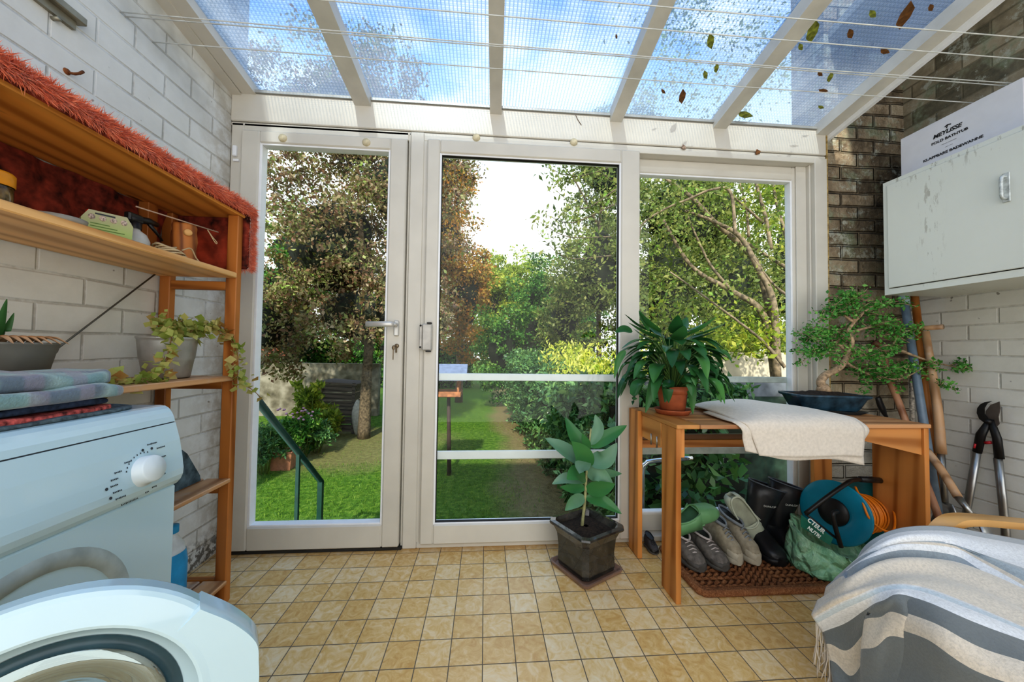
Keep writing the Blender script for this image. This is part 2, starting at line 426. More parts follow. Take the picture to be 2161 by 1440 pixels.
# ceiling: five clear panels between six rafters
ceil = bpy.data.objects.new('ceiling', None); COL.objects.link(ceil); ceil['kind'] = 'structure'; ceil.location = (0, YB, 2.33)
def slab(x0, x1, t0, t1, y0=YF, y1=1.93, mb=None, dx=.026):
    mb = mb or MB()
    vs = []
    for y in (y0, y1):
        for x in (x0, x1):
            for t in (t0, t1): vs.append((x-dx*(YB-y), y, rz(y)+t))
    fs = [(0,1,3,2),(4,6,7,5),(0,4,5,1),(2,3,7,6),(1,5,7,3),(0,2,6,4)]
    return mb.add(vs, fs, 0, False)
raf = [(-1.215, -1.190), (-.70, -.617), (.005, .068), (.665, .732), (1.262, 1.338), (1.885, 1.955)]
for i, (a, b) in enumerate(raf):
    if i == 0: continue
    c = slab(a, b, -.035, .03)
    part('rafter', c, M_pvc2, ceil)
for i in range(5):
    part('roof_panel', slab(raf[i][0], raf[i+1][1], .032, .040), M_roof, ceil)
sf = slab(XL-.02, -1.262, -.02, .05, dx=.0); part('soffit_board', sf, M_pvc, ceil)
sf = slab(-1.258, -1.192, -.012, .05, dx=.01); part('soffit_board', sf, M_pvc, ceil)
sf = slab(1.955, 1.975, -.06, .06); part('edge_board', sf, M_bead, ceil)
sf = slab(1.975, XR+.02, .55, .60, dx=0); part('sky_blocker', sf, M_concrete, ceil)  # strip added above the roof edge to keep sky light off the wall
# glazed front: helper for rectangular frames
def rect_frame(mb, x0, x1, z0, z1, wl, wr, wb, wt, y0, y1, b=.004, mi=0):
    mb.box(x0, x0+wl, y0, y1, z0, z1, mi, b=b); mb.box(x1-wr, x1, y0, y1, z0, z1, mi, b=b)
    mb.box(x0+wl, x1-wr, y0, y1, z0, z0+wb, mi, b=b); mb.box(x0+wl, x1-wr, y0, y1, z1-wt, z1, mi, b=b)
    return mb
def bead(mb, x0, x1, z0, z1, w, y0, y1): return rect_frame(mb, x0, x1, z0, z1, w, w, w, w, y0, y1, .002)
# door_1
d1 = bpy.data.objects.new('door_1', None); COL.objects.link(d1); d1['kind'] = 'structure'; d1.location = (-.85, YB, 0)
part('door_frame', rect_frame(MB(), XL+.002, -.408, .0, 2.165, .060, .012, .012, .042, 1.868, 1.95), M_pvc, d1)
part('door_sash', rect_frame(MB(), -1.245, -.424, .016, 2.118, .088, .085, .115, .062, 1.845, 1.92, .006), M_pvc, d1)
part('glazing_bead', bead(MB(), -1.160, -.505, .125, 2.062, .014, 1.853, 1.90), M_bead, d1)
part('door_glass', MB().box(-1.155, -.51, 1.888, 1.894, .13, 2.057), M_glass, d1)
part('threshold', MB().box(-1.25, -.41, 1.85, 1.95, .001, .014), M_gap, d1)
h = MB(); h.box(-.468, -.442, 1.833, 1.846, 1.085, 1.165, b=.005)
h.cyl((-.455, 1.84, 1.142), (-.455, 1.79, 1.142), .010, n=14)
h.tube([(-.455, 1.795, 1.142), (-.475, 1.788, 1.142), (-.59, 1.785, 1.139)], [.0105, .0115, .0115], 12, flat=(1.2, .75))
part('door_handle', h, plain('satin_handle', (.62, .61, .58), .3, .4, var=.03), d1)
k = MB(); k.lathe([(.011, 0), (.011, .006), (.006, .008), (0, .008)], (-.452, 1.846, 1.035), 16, axis=(0, -1, 0)); k.box(-.458, -.450, 1.835, 1.846, 1.0, 1.03, b=.002)
k.box(-.4565, -.4545, 1.80, 1.84, 1.028, 1.036); k.ell((-.458, 1.80, 1.025), (.008, .003, .012), 12, 8)
k.box(-.461, -.457, 1.798, 1.804, .965, 1.02)
part('lock_and_key', k, plain('old_brass', (.22, .17, .11), .4, .6), d1)
k = MB().box(-1.292, -1.272, 1.852, 1.87, 1.985, 2.04, b=.004); k.box(-1.29, -1.262, 1.858, 1.87, 1.96, 1.972, b=.002)
part('hinge', k, M_bead, d1)
# mullion between door and slider
o = part('trim_mullion', MB().box(-.408, -.338, 1.858, 1.95, .0, 2.165, b=.004), M_pvc); o['kind'] = 'structure'
# window_1 sliding leaf
w1 = bpy.data.objects.new('window_1', None); COL.objects.link(w1); w1['kind'] = 'structure'; w1.location = (.25, YB, 0)
part('sash', rect_frame(MB(), -.318, .828, .028, 2.122, .066, .105, .100, .072, 1.838, 1.90, .006), M_pvc, w1)
part('glazing_bead', bead(MB(), -.254, .725, .124, 2.054, .011, 1.846, 1.885), M_bead, w1)
part('gasket', bead(MB(), -.244, .715, .134, 2.044, .004, 1.848, 1.87), M_gap, w1)
part('window_glass', MB().box(-.25, .72, 1.868, 1.874, .128, 2.05), M_glass, w1)
for z0, z1 in ((.857, .895), (.444, .488)):
    part('safety_bar', MB().box(-.25, .72, 1.880, 1.892, z0, z1, b=.003), M_bead, w1)
k = MB().box(-.322, -.272, 1.815, 1.838, 1.012, 1.150, b=.006); k.box(-.298, -.276, 1.812, 1.836, 1.150, 1.157, 1); k.box(-.302, -.278, 1.812, 1.836, 1.006, 1.012, 1)
k.box(-.337, -.322, 1.826, 1.838, 1.02, 1.145, b=.003); k.cyl((-.331, 1.828, 1.14), (-.331, 1.822, 1.14), .005, mi=1, n=10); k.cyl((-.331, 1.828, 1.03), (-.331, 1.822, 1.03), .005, mi=1, n=10)
part('latch', k, [plain('grey_latch', (.50, .48, .44), .4, .2), M_gap], w1)
k = MB().box(-.339, -.316, 1.862, 1.95, .03, 2.122, b=.002); k.box(-.338, 1.948, 1.862, 1.97, .0, .03, b=.003); k.box(-.338, 1.948, 1.862, 1.98, 2.122, 2.15, b=.002)
o = part('trim_slider_track', k, M_pvc); o['kind'] = 'structure'
# window_2 fixed leaf
w2 = bpy.data.objects.new('window_2', None); COL.objects.link(w2); w2['kind'] = 'structure'; w2.location = (1.35, YB, 0)
part('sash', rect_frame(MB(), .78, 1.87, .03, 2.122, .05, .085, .095, .08, 1.915, 1.975, .005), M_pvc, w2)
part('glazing_bead', bead(MB(), .83, 1.787, .123, 2.045, .011, 1.92, 1.96), M_bead, w2)
part('window_glass', MB().box(.83, 1.787, 1.942, 1.948, .123, 2.045), M_glass, w2)
for z0, z1 in ((.850, .885), (.438, .478)):
    part('safety_bar', MB().box(.83, 1.785, 1.955, 1.965, z0, z1, b=.003), plain('grey_bar', (.55, .58, .56), .35), w2)
k = MB().box(1.872, 1.948, 1.858, 1.98, 0, 2.15, b=.004); k.box(1.862, 1.872, 1.885, 1.98, .03, 2.122, b=.002)
part('window_jamb', k, M_pvc, w2)
part('pale_jamb_cap', MB().box(1.80, 1.862, 1.905, 1.915, .03, 2.122, b=.002), M_pvc, w2)
part('mortar_edge', MB().box(1.948, 1.956, 1.862, 1.875, 0, 2.33), plain('mastic', (.42, .30, .12), .9, scale=60, var=.3), w2)
# rear house wall: glazed door (seen only in reflections)
d2 = bpy.data.objects.new('door_2', None); COL.objects.link(d2); d2['kind'] = 'structure'; d2.location = (.3, YF, 0)
part('door_frame', rect_frame(MB(), -.15, .8, 0, 2.15, .09, .09, .2, .09, YF, YF+.05).box(-.06, .71, YF, YF+.04, 1.0, 1.08), M_pvc, d2)
part('door_glass', MB().box(-.06, .71, YF+.01, YF+.02, .2, 2.06), plain('dark_green_glass', (.03, .05, .03), .08), d2)
# cream hook pads on the header
for i, (x, z, y) in enumerate(((-1.043, 2.083, 1.845), (-.63, 2.085, 1.845), (-.066, 2.155, 1.862), (.464, 2.161, 1.862))):
    mb = MB().lathe([(.0, .010), (.014, .010), (.019, .006), (.021, 0)], (x, y, z), 24, axis=(0, -1, 0))
    o = part('hook_pad', mb, plain('cream_pad', (.62, .54, .36), .5, var=.15, scale=60), origin=(x, y, z))
    tag(o, 'round cream stick-on pad above the glazed door' if i < 2 else 'round cream stick-on pad on the rail above the sliding window', 'hook pad', 'cream pads above the door' if i < 2 else 'cream pads above the sliding window')
for i, (x, z) in enumerate(((1.088, 2.168), (1.526, 2.166))):
    mb = MB()
    for q in range(9 if i else 7):
        a = q*2.4; rr = .013*math.sqrt(q/9)
        mb.ell((x+rr*cos(a), 1.861, z+rr*sin(a)), (.0065, .003, .006), 8, 6)
    o = part('glue_patch', mb, plain('rusty_glue' if i else 'faded_glue', (.24, .10, .03) if i else (.42, .30, .22), .8, var=.4, scale=120), origin=(x, 1.862, z))
    tag(o, 'dark rusty glue patch on the header, nearest the mossy wall' if i else 'faded brown glue patch on the header above the fixed window', 'glue patch')
# clothes lines
for i, (y, z, sag) in enumerate(((1.44, 2.2, .006), (1.335, 2.2, .004), (1.318, 2.2, .012), (1.205, 2.2, .008), (1.13, 2.21, .01))):
    pts = [(XL + (XR-XL)*t, y, z - sag*sin(pi*t)) for t in np.linspace(0, 1, 12)]
    o = part('clothes_line', MB().tube(pts, .0021, 6), plain('white_cord', (.62, .63, .60), .5), origin=(XL, y, z))
    tag(o, 'thin white cord strung from wall to wall below the clear roof', 'clothes line', 'clothes lines under the roof')
# dead twig on header
o = part('twig', MB().tube([at(1215, 243, Y=1.86), at(1219, 252, Y=1.8595), at(1227, 264, Y=1.8595)], .0016, 5), plain('twig', (.12, .07, .04), .9), origin=at(1215, 243, Y=1.86))
tag(o, 'thin brown twig caught on the white header above the sliding window', 'twig')
# metal bracket and rusty hook on the left wall
b = MB().box(XL, XL+.03, .98, 1.195, 2.03, 2.055, b=.003).box(XL, XL+.012, .98, 1.18, 2.005, 2.03).cyl((XL, 1.13, 1.995), (XL+.02, 1.13, 1.995), .006)
o = part('wall_bracket', b, plain('galvanised_dull', (.33, .31, .24), .45, .5), origin=(XL, 1.1, 2.03)); tag(o, 'dull metal bar fixed high on the white brick wall', 'bracket')
b = MB().tube([(XL, 1.175, 1.865), (XL+.02, 1.175, 1.862), (XL+.028, 1.18, 1.868), (XL+.028, 1.19, 1.882)], .004, 8).lathe([(.010, 0), (.008, .004), (0, .005)], (XL, 1.172, 1.866), 12, axis=(1, 0, 0))
o = part('wall_hook', b, plain('rust', (.25, .09, .03), .8, .2, var=.3), origin=(XL, 1.175, 1.865)); tag(o, 'small rusty hook screwed into the white brick wall', 'hook')
# fallen leaves on the roof sheets
LV = [(735,140,26,'y',1.9),(1715,65,40,'y',.9),(1500,86,30,'y',.9),(1512,143,20,'y',1.0),(1489,157,20,'y',.8),(1690,98,16,'y',.6),(1731,155,14,'b',.4),(1752,162,20,'y',.9),(1842,28,18,'y',.4),(1910,32,40,'b',.9),
      (1400,192,14,'b',.6),(1440,203,32,'b',1.1),(1335,165,26,'b',1.2),(1738,190,18,'b',.1),(1868,107,18,'b',.2),(1573,240,34,'y',.2),(1733,225,14,'y',.3),(1795,70,20,'b',.6),(1965,15,14,'b',.5),(1301,76,10,'b',1.0)]
Mlb = plain('dead_leaf_brown', (.20, .085, .02), .7, var=.3, scale=60); Mly = plain('dead_leaf_yellow', (.30, .34, .05), .6, var=.4, scale=50)
for (px, py, L, k, a) in LV:
    d = R @ np.array([(px-1080.5)/F, 1, (720-py)/F]); t = (rz(0)+.030-CAM[2])/(d[2]+SL*d[1]); c = CAM+d*t; c[2] -= .002
    L = L*np.linalg.norm(c-CAM)/F*.95; Vv = []
    for u, w in ((0, 0), (.3, .15), (.65, .17), (1, 0), (.6, -.14), (.3, -.16)):
        x, y = (u-.5)*L*cos(a)-w*L*sin(a), (u-.5)*L*sin(a)+w*L*cos(a)
        Vv.append((c[0]+x, c[1]+y, c[2]-SL*y - abs(w)*L*.25))
    mb = MB().add(Vv, [(0, 1, 2, 3), (0, 3, 4, 5)])
    o = part('fallen_leaf', mb, Mlb if k == 'b' else Mly, origin=c)
    tag(o, 'dry brown leaf stuck to the clear roof sheet' if k == 'b' else 'yellow green leaf stuck to the clear roof sheet', 'leaf', 'brown leaves on the roof' if k == 'b' else 'green leaves on the roof')
# ================================================================ ITEMS, LEFT SIDE
# ---- washing machine
WX, WY0, WY1 = -.872, .46, 1.085
t = thing('washing_machine', (-1.08, .78, 0), 'white front-loading washing machine with its round door open', 'washing machine')
def rslab(mb, prof, y0, y1, mi=0):   # profile in (x, z) extruded along y
    return mb.prism(prof, y0, y1, 'y', mi)
mb = MB().box(-1.295, WX, WY0, WY1, .012, .628, b=.006)
part('body', mb, M_white, t)
pr = [(-1.295, .628), (WX+.0, .628), (-.862, .640), (-.856, .655), (-.855, .672), (-.859, .702), (-.868, .752), (-.8815, .800), (-1.295, .800)]
part('control_panel', MB().prism(pr, WY0, WY1, 'y'), M_white, t)
pr = [(-1.295, .803), (-.8825, .803), (-.887, .818), (-.893, .830), (-.900, .840), (-.911, .847), (-.925, .849), (-1.295, .849)]
part('top_cover', MB().prism(pr, WY0, WY1, 'y'), M_white, t)
part('panel_gap', MB().box(-1.29, -.8835, WY0+.002, WY1-.002, .7995, .8035), M_ink, t)
# dial
nrm = Vector((.97, 0, .22)).normalized(); dc = Vector((-.866, .972, .700))
dl = part('dial', MB().lathe([(.040, 0), (.040, .004), (.034, .007), (.033, .030), (.030, .034), (.0, .036)], dc, 40, axis=nrm), M_whitep, t)
yv = Vector((0, 1, 0)); zv = nrm.cross(yv)*-1
if zv.z < 0: zv = -zv
mk = MB(); rr = random.Random(3)
def xprof(z): return float(np.interp(z, [.640, .655, .672, .702, .752, .800], [-.862, -.856, -.855, -.859, -.868, -.8815]))
def mark(u, v, lw, hh):
    c = dc + yv*u + zv*v; c.x = xprof(c.z)+.0012; a = yv*lw/2; b_ = zv*hh/2
    mk.add([c-a-b_, c+a-b_, c+a+b_, c-a+b_], [(0, 1, 2, 3)])
for (u, v, lw) in ((-.062, .018, .020), (-.072, .004, .020), (-.075, -.010, .018), (-.069, -.026, .022), (-.060, -.044, .026), (.052, .046, .026), (.054, .020, .018), (.030, .062, .028), (.048, -.026, .020), (.028, -.052, .016), (-.038, .034, .018), (.012, -.060, .012), (-.032, -.066, .042)):
    k_ = int(lw/.0035)
    for q in range(k_): mark(u-lw/2+.0035*(q+.5), v, .0024, .0030 if q % 3 else .0042)
for (u, v) in ((-.092, -.012), (-.084, -.036), (.002, .052), (.026, .050)): 
    c = dc+yv*u+zv*v; c.x = xprof(c.z)+.0012; mk.add([c+yv*.0035*cos(a_)+zv*.0035*sin(a_) for a_ in np.linspace(0, 2*pi, 12, endpoint=False)], [tuple(range(12))])
for q in range(9):
    a_ = pi*.5+q*.2-.3; mark(.044*cos(a_)*1.05, .046*sin(a_), .0025, .004)
part('dial_markings', mk, M_ink, t)['kind'] = 'stuff'
# open door
DA = radians(56); hp = Vector((-.868, .475, .407)); du = Vector((sin(DA), cos(DA), 0)); dn = Vector((cos(DA), -sin(DA), 0))
RD = .232; dcen = hp + du*(RD+.012) + dn*.01
def disc_prof(prof, mat, name, par, n=72, parent_lab=None):
    return part(name, MB().lathe(prof, dcen, n, axis=dn), mat, par)
door = disc_prof([(.150, -.012), (RD-.012, -.016), (RD-.003, -.012), (RD, -.004), (RD+.002, .022), (RD-.001, .029), (RD-.007, .033), (RD-.020, .037), (.186, .041), (.181, .039), (.176, .032), (.162, .016), (.150, .006), (.150, -.012)], M_white, 'door', t); autosmooth(door, 16)
part('inner_trim', MB().lathe([(.158, .0145), (.150, .010), (.143, .012), (.1405, .018)], dcen, 64, axis=dn), plain('dark_teal_seal', (.03, .07, .09), .3), door)
part('door_glass', MB().lathe([(.1405, .016), (.132, .024), (.115, .020), (.09, .006), (.05, -.012), (0, -.018)], dcen, 64, axis=dn), plain('tinted_bowl_glass', (.30, .36, .36), .04, .75, var=.0, bs=0), door)
zz = Vector((0, 0, 1)); hm = MB(); G = []
for th in (0., 1.):
    pass
pol = []
for a_ in np.linspace(-.62, .72, 14): pol.append((cos(a_)*(RD-.037), sin(a_)*(RD-.037)))
outer = [(cos(.72)*(RD+.002), sin(.72)*(RD+.002)), (cos(.45)*(RD+.016), sin(.45)*(RD+.016)), (RD+.028, .055), (RD+.034, .012), (RD+.034, -.035), (RD+.020, -.085), (cos(.62)*(RD+.002), -sin(.62)*(RD+.002))]
op = smooth_poly([np.array((a_, b_, 0)) for a_, b_ in outer], 5); pol2 = pol + [(p[0], p[1]) for p in op]
n_ = len(pol2); ctr = np.mean(np.array(pol2), 0)
lay = []
for sc_, w_ in ((1, -.012), (1.0, .024), (.992, .034), (.965, .040)):
    lay.append([dcen+du*(ctr[0]+(a_-ctr[0])*sc_)+zz*(ctr[1]+(b_-ctr[1])*sc_)+dn*w_ for a_, b_ in pol2])
hm.grid([[tuple(p) for p in l_] for l_ in lay], closed=True); hm.add(lay[-1], [tuple(range(n_))]); 
autosmooth(part('door_handle', hm, M_white, door), 22)
# hinge block and porthole seal (mostly hidden)
part('porthole', MB().lathe([(.20, 0), (.19, .006), (.165, .004), (.15, -.03)], (WX, .765, .395), 48, axis=(1, 0, 0)), plain('grey_seal', (.40, .46, .46), .4), t)
part('hinge', MB().box(WX-.005, WX+.02, .462, .49, .34, .45, b=.004), M_whitep, t)
# ---- pine shelf rack
FX = -1.01
t = thing('shelf_rack', (-1.15, .95, 0), 'varnished pine shelf rack against the white brick wall, above the washing machine', 'shelf rack')
for x0, x1 in ((-1.052, FX), (-1.302, -1.262)):
    for y0 in (1.500, .285):
        part('post', MB().box(x0, x1, y0, y0+.030, 0 if True else 1, 1.555, b=.003), M_pinez, t)
for z in (.085, .455, .87, 1.27): 
    part('crossbar', MB().box(-1.262, -1.052, 1.503, 1.527, z-.022, z+.012, b=.002), wood('varnished_pine_x', (.50, .20, .045), (.27, .085, .012), 'x'), t)
def board(name, x0, x1, y0, y1, z0, z1, mat): return part(name, MB().box(x0, x1, y0, y1, z0, z1, b=.003), mat, t)
board('top_board', -1.300, FX+.002, .26, 1.54, 1.556, 1.576, M_pine)
board('upper_shelf', -1.300, FX+.004, .26, 1.498, 1.296, 1.318, M_pinel)
board('middle_shelf', -1.300, FX+.0, .26, 1.502, .882, .902, M_lowb)
for i, (a, b_) in enumerate(((-1.300, -1.245), (-1.235, -1.175), (-1.165, -1.105), (-1.095, -1.005))):
    board('lower_slat', a, b_, 1.10, 1.502, .478, .494, M_lowb); board('bottom_slat', a, b_, 1.10, 1.502, .078, .094, M_lowb)
part('divider_post', MB().box(-1.04, FX-.002, .765, .790, 1.318, 1.556, b=.002), M_pinel, t)
part('divider_post', MB().box(-1.300, -1.262, 1.40, 1.44, 1.318, 1.556, b=.002), M_pinez, t)
part('brace_wire', MB().tube([(-1.288, 1.47, 1.30), (-1.288, 1.06, .905)], .003, 6), plain('wire_grey', (.16, .17, .16), .4, .6), t)
part('brace_wire', MB().tube([(-1.288, 1.10, .905), (-1.288, 1.50, .60)], .003, 6), plain('wire_grey', (.16, .17, .16), .4, .6), t)
# ---- shaggy orange rug
t = thing('shaggy_rug', (-1.15, .9, 1.58), 'shaggy orange-red rug draped over the top of the pine shelf rack', 'rug')
fm, ft, _, _ = newmat('rug_pile'); g_ = N(ft, 'ShaderNodeNewGeometry').outputs['Random Per Island']; nf = noise(ft, coords(ft), 22, 3)
out(ft, bsdf(ft, ramp(ft, math_(ft, 'ADD', math_(ft, 'MULTIPLY', g_, .5), math_(ft, 'MULTIPLY', nf, .5)), [(.2, (.55, .09, .035)), (.5, (.82, .20, .09)), (.8, (.95, .38, .22))]), .8, sheen=.4))
rb = plain('rug_backing', (.22, .035, .018), .95, var=.45, scale=30, bs=.8)
mb = MB().box(-1.305, FX+.012, .24, 1.548, 1.578, 1.612, b=.012); mb.box(FX-.012, FX+.014, .24, 1.548, 1.566, 1.606, b=.01)
mb.box(-1.305, -1.0, 1.542, 1.562, 1.345, 1.61, b=.008)
part('backing', mb, rb, t)
mb = MB(); G = []
for z in np.linspace(1.325, 1.555, 14): G.append([(-1.292+.008*sin(y*23+z*31)+.006*sin(y*61-z*17), y, z) for y in np.linspace(.27, 1.50, 60)])
part('hanging_flap', mb.grid(G), rb, t)
mb = MB(); G = []
for i, z in enumerate(np.linspace(1.322, 1.50, 10)): G.append([(x, 1.535+.006*sin(x*60+z*50)-.012*abs(sin(z*38+x*9)), z) for x in np.linspace(-1.26, -1.05, 14)])
part('folded_flap', mb.grid(G), plain('rug_fold', (.40, .06, .025), .95, var=.4, scale=14, bs=.6), t)
g = np.random.default_rng(4); n = 60000
rgn = g.random(n); Y_ = g.uniform(.26, 1.555, n); P0 = np.zeros((n, 3)); D0 = np.zeros((n, 3))
for i in range(n):
    if rgn[i] < .55:   # front lip
        a_ = g.uniform(-.5, 1.7); P0[i] = (FX+.002+.014*cos(a_), Y_[i], 1.588+.020*sin(a_)); D0[i] = (cos(a_)*.9, g.normal()*.25, sin(a_)-.85)
    elif rgn[i] < .72:
        P0[i] = (g.uniform(-1.29, FX), Y_[i], 1.612); D0[i] = (.6, g.normal()*.4, .35)
    else:
        P0[i] = (g.uniform(-1.30, -.995), 1.556+g.random()*.006, g.uniform(1.345, 1.61)); D0[i] = (.35, .5+g.normal()*.3, -.9)
        if g.random() < .35: P0[i][0] = -.998; D0[i] = (.9, g.normal()*.4, -.7)
cl_ = .5*np.sin(P0[:, 1]*90+P0[:, 2]*40)+.5*np.sin(P0[:, 1]*37-P0[:, 2]*110); D0[:, 1] += cl_*.6
V, Fq = leaf_quads(P0, .021, .055, up=0, dirs=D0); leaves_mesh('pile', V, Fq, [fm], t)
# ---- things on the upper shelf
ZS = 1.3185
c = at(12, 428, Z=ZS+.03); c = np.array([-1.12, .872, ZS])
t = thing('storage_jar', c, 'small glass jar with an orange lid on the upper shelf, beside the pale post', 'jar')
part('glass_body', MB().lathe([(0, .001), (.030, .001), (.032, .01), (.032, .055), (.028, .06)], c, 28), plain('jar_brown', (.22, .15, .06), .15, var=.5, scale=60), t)
part('lid', MB().lathe([(.033, .058), (.034, .06), (.034, .085), (.030, .09), (0, .09)], c, 28), plain('orange_lid', (.85, .36, .02), .4), t)
c = np.array([-1.10, .985, ZS]); o = part('grey_tray', MB().lathe([(0, .001), (.034, .002), (.046, .012), (.048, .026), (.045, .026), (.040, .012), (.03, .006), (0, .006)], c, 36), plain('grey_plastic_tray', (.33, .31, .26), .5), origin=c); tag(o, 'shallow grey plastic dish on the upper shelf left of the green carton', 'dish')
c = np.array([-1.11, 1.105, ZS]); t = thing('seed_carton', c, 'green slope-topped carton with four round windows and a red top on the upper shelf', 'carton', rz=-.62); t.scale = (.74, .74, .86)
pf = [(-.065, 0), (.065, 0), (.068, .062), (.050, .092), (-.050, .092), (-.068, .062)]
gm_, gg, _, _ = newmat('green_carton'); vv = coords(gg); sp = sepxyz(gg, vv)
out(gg, bsdf(gg, ramp(gg, math_(gg, 'ADD', sp[2], math_(gg, 'MULTIPLY', noise(gg, vv, 40, 4), .02)), [(.0, (.28, .42, .12)), (.045, (.40, .50, .18)), (.070, (.42, .44, .22)), (.1, (.45, .44, .28))]), .5))
# built in local space: width along y, front face towards +x
mb = MB().prism([(a_, b_) for a_, b_ in pf], -.035, .035, 'x'); part('box_body', mb, gm_, t, local=True)
part('red_top', MB().box(-.045, -.010, -.048, .055, .091, .102, b=.003), plain('red_plastic', (.75, .02, .01), .35), t, local=True)
mb = MB()
for q in range(4): mb.lathe([(.0, .003), (.008, .003), (.0095, .0)], (.035, -.042+.028*q, .070), 14, axis=(1, 0, 0))
part('round_window', mb, plain('pinkish_white', (.62, .50, .42), .5, var=.4, scale=200), t, local=True)['kind'] = 'stuff'
part('slot', MB().box(.0345, .0362, -.034, .018, .080, .085), M_ink, t, local=True)
mb = MB()
for q in range(3): mb.box(.0345, .0356, -.045, .045-.02*q, .030+.009*q, .033+.009*q)
part('print_lines', mb, plain('olive_print', (.14, .24, .05), .6), t, local=True)['kind'] = 'stuff'
c = np.array([-1.12, 1.20, ZS]); t = thing('spray_bottle', c, 'white spray bottle with a black trigger head on the upper shelf', 'spray bottle')
part('bottle_body', MB().lathe([(0, .001), (.034, .002), (.037, .012), (.036, .035), (.028, .055), (.014, .066), (.013, .072)], c, 28), plain('milky_plastic', (.55, .55, .52), .35), t)
mb = MB().lathe([(.016, .070), (.016, .090), (.011, .094), (0, .095)], c, 18); mb.tube([c+[-.0, -.02, .098], c+[0, .045, .112], c+[0, .075, .110]], [.012, .011, .008], 10); mb.tube([c+[0, .045, .104], c+[.002, .068, .085], c+[.002, .095, .062]], [.006, .005, .003], 8)
mb.box(c[0]-.01, c[0]+.01, c[1]-.028, c[1]+.02, c[2]+.09, c[2]+.118, b=.004); part('trigger_head', mb, M_black, t)
part('side_tab', MB().box(c[0]+.012, c[0]+.022, c[1]-.05, c[1]-.03, c[2]+.02, c[2]+.08, b=.004), plain('silver_tab', (.5, .52, .55), .3, .5), t)
c = np.array([-1.08, 1.270, ZS]); mb = MB()
for k in range(7):
    ph = k*.9; rr_ = .042-.003*k; pts = [c+[rr_*cos(a_)+.006*sin(ph), rr_*1.15*sin(a_)+.005*cos(ph*2), .006+.005*k+.005*sin(a_*2+ph)] for a_ in np.linspace(0, 2*pi, 30)]
    mb.tube(pts, .0028, 5, caps=False)
mb.tube(smooth_poly([c+[.03, .02, .03], c+[.035, .05, .045], c+[.03, .08, .02], c+[.035, .095, .004]], 6), .0022, 5)
o = part('string_coil', mb, plain('jute_string', (.60, .47, .28), .8), origin=c); tag(o, 'loose coil of pale string on the upper shelf beside the wooden log', 'string')
c = np.array([-1.105, 1.365, ZS]); t = thing('log_birdhouse', c, 'upright wooden log with a round pale peg on the upper shelf', 'log')
prof = [(0, .001), (.036, .001)]+[(.036+.002*sin(z_*90), z_) for z_ in np.linspace(.02, .135, 8)]+[(.034, .143), (0, .145)]
part('log_body', MB().lathe(prof, c, 24), wood('log_wood', (.52, .20, .05), (.22, .07, .02), 'z', 2.2, rough=.6), t)
part('peg', MB().lathe([(0, .012), (.010, .012), (.012, .009), (.012, 0)], c+[.028, -.022, .108], 18, axis=(.8, -.6, 0)), plain('cut_wood', (.72, .42, .16), .6), t)
o = part('thin_stick', MB().tube([(-1.12, 1.20, 1.462), (-1.05, 1.45, 1.466)], .0025, 6), plain('stick_pale', (.48, .36, .28), .6), origin=(-1.06, 1.36, 1.466)); tag(o, 'thin pale stick lying across the spray bottle and the log', 'stick')
o = part('string_loop', MB().tube(smooth_poly([(-1.06, 1.41, 1.462), (-1.055, 1.43, 1.44), (-1.05, 1.445, 1.425), (-1.05, 1.438, 1.42), (-1.06, 1.41, 1.462)], 5), .0016, 5), plain('jute_string', (.60, .47, .28), .8), origin=(-1.03, 1.46, 1.44)); tag(o, 'small string loop hanging from the thin stick', 'string')
# ---- pots on the middle shelf
ZM = .9025
c = np.array([-1.135, 1.355, ZM]); t = thing('ivy_pot', c, 'oval zinc planter with trailing yellow green ivy on the middle shelf', 'potted plant')
def oval(mb, prof, c, ax=1., ay=1., n=48, mi=0, flute=None):
    vs = []
    for r, z in prof:
        for k in range(n):
            a_ = 2*pi*k/n; f_ = 1
            if flute and flute[0] < z < flute[1]: f_ = 1+.012*(1 if k % 2 else -1)
            vs.append((c[0]+r*ax*cos(a_)*f_, c[1]+r*ay*sin(a_)*f_, c[2]+z))
    return mb.add(vs, [(i*n+k, i*n+(k+1) % n, (i+1)*n+(k+1) % n, (i+1)*n+k) for i in range(len(prof)-1) for k in range(n)], mi)
zn, zt_, _, _ = newmat('zinc'); vv = coords(zt_); n_1 = noise(zt_, vv, 16, 4); sp = sepxyz(zt_, vv)
out(zt_, bsdf(zt_, mix(zt_, sstep(zt_, sp[2], .072, .060), ramp(zt_, n_1, [(.3, (.36, .36, .34)), (.7, (.52, .52, .50))]), ramp(zt_, n_1, [(.3, (.28, .26, .22)), (.7, (.46, .45, .42))])), .42, .55, bump=n_1, bs=.1))
part('planter', oval(MB(), [(0, .002), (.060, .002), (.062, .006), (.0695, .058), (.0705, .062), (.0705, .066), (.0725, .072), (.0780, .132), (.0795, .138), (.0830, .142), (.0830, .147), (.078, .147), (.075, .12), (0, .12)], c, .93, 1.12, 96, flute=(.07, .134)), zn, t)
part('soil', oval(MB(), [(0, .128), (.074, .124)], c, .93, 1.12), M_soil, t)
Livy = leafmat('ivy_leaves', [(.16, .24, .05), (.32, .40, .09), (.50, .54, .18), (.58, .52, .20), (.42, .22, .07)], .35, big=9)
g = np.random.default_rng(6); LC = []; stems = MB()
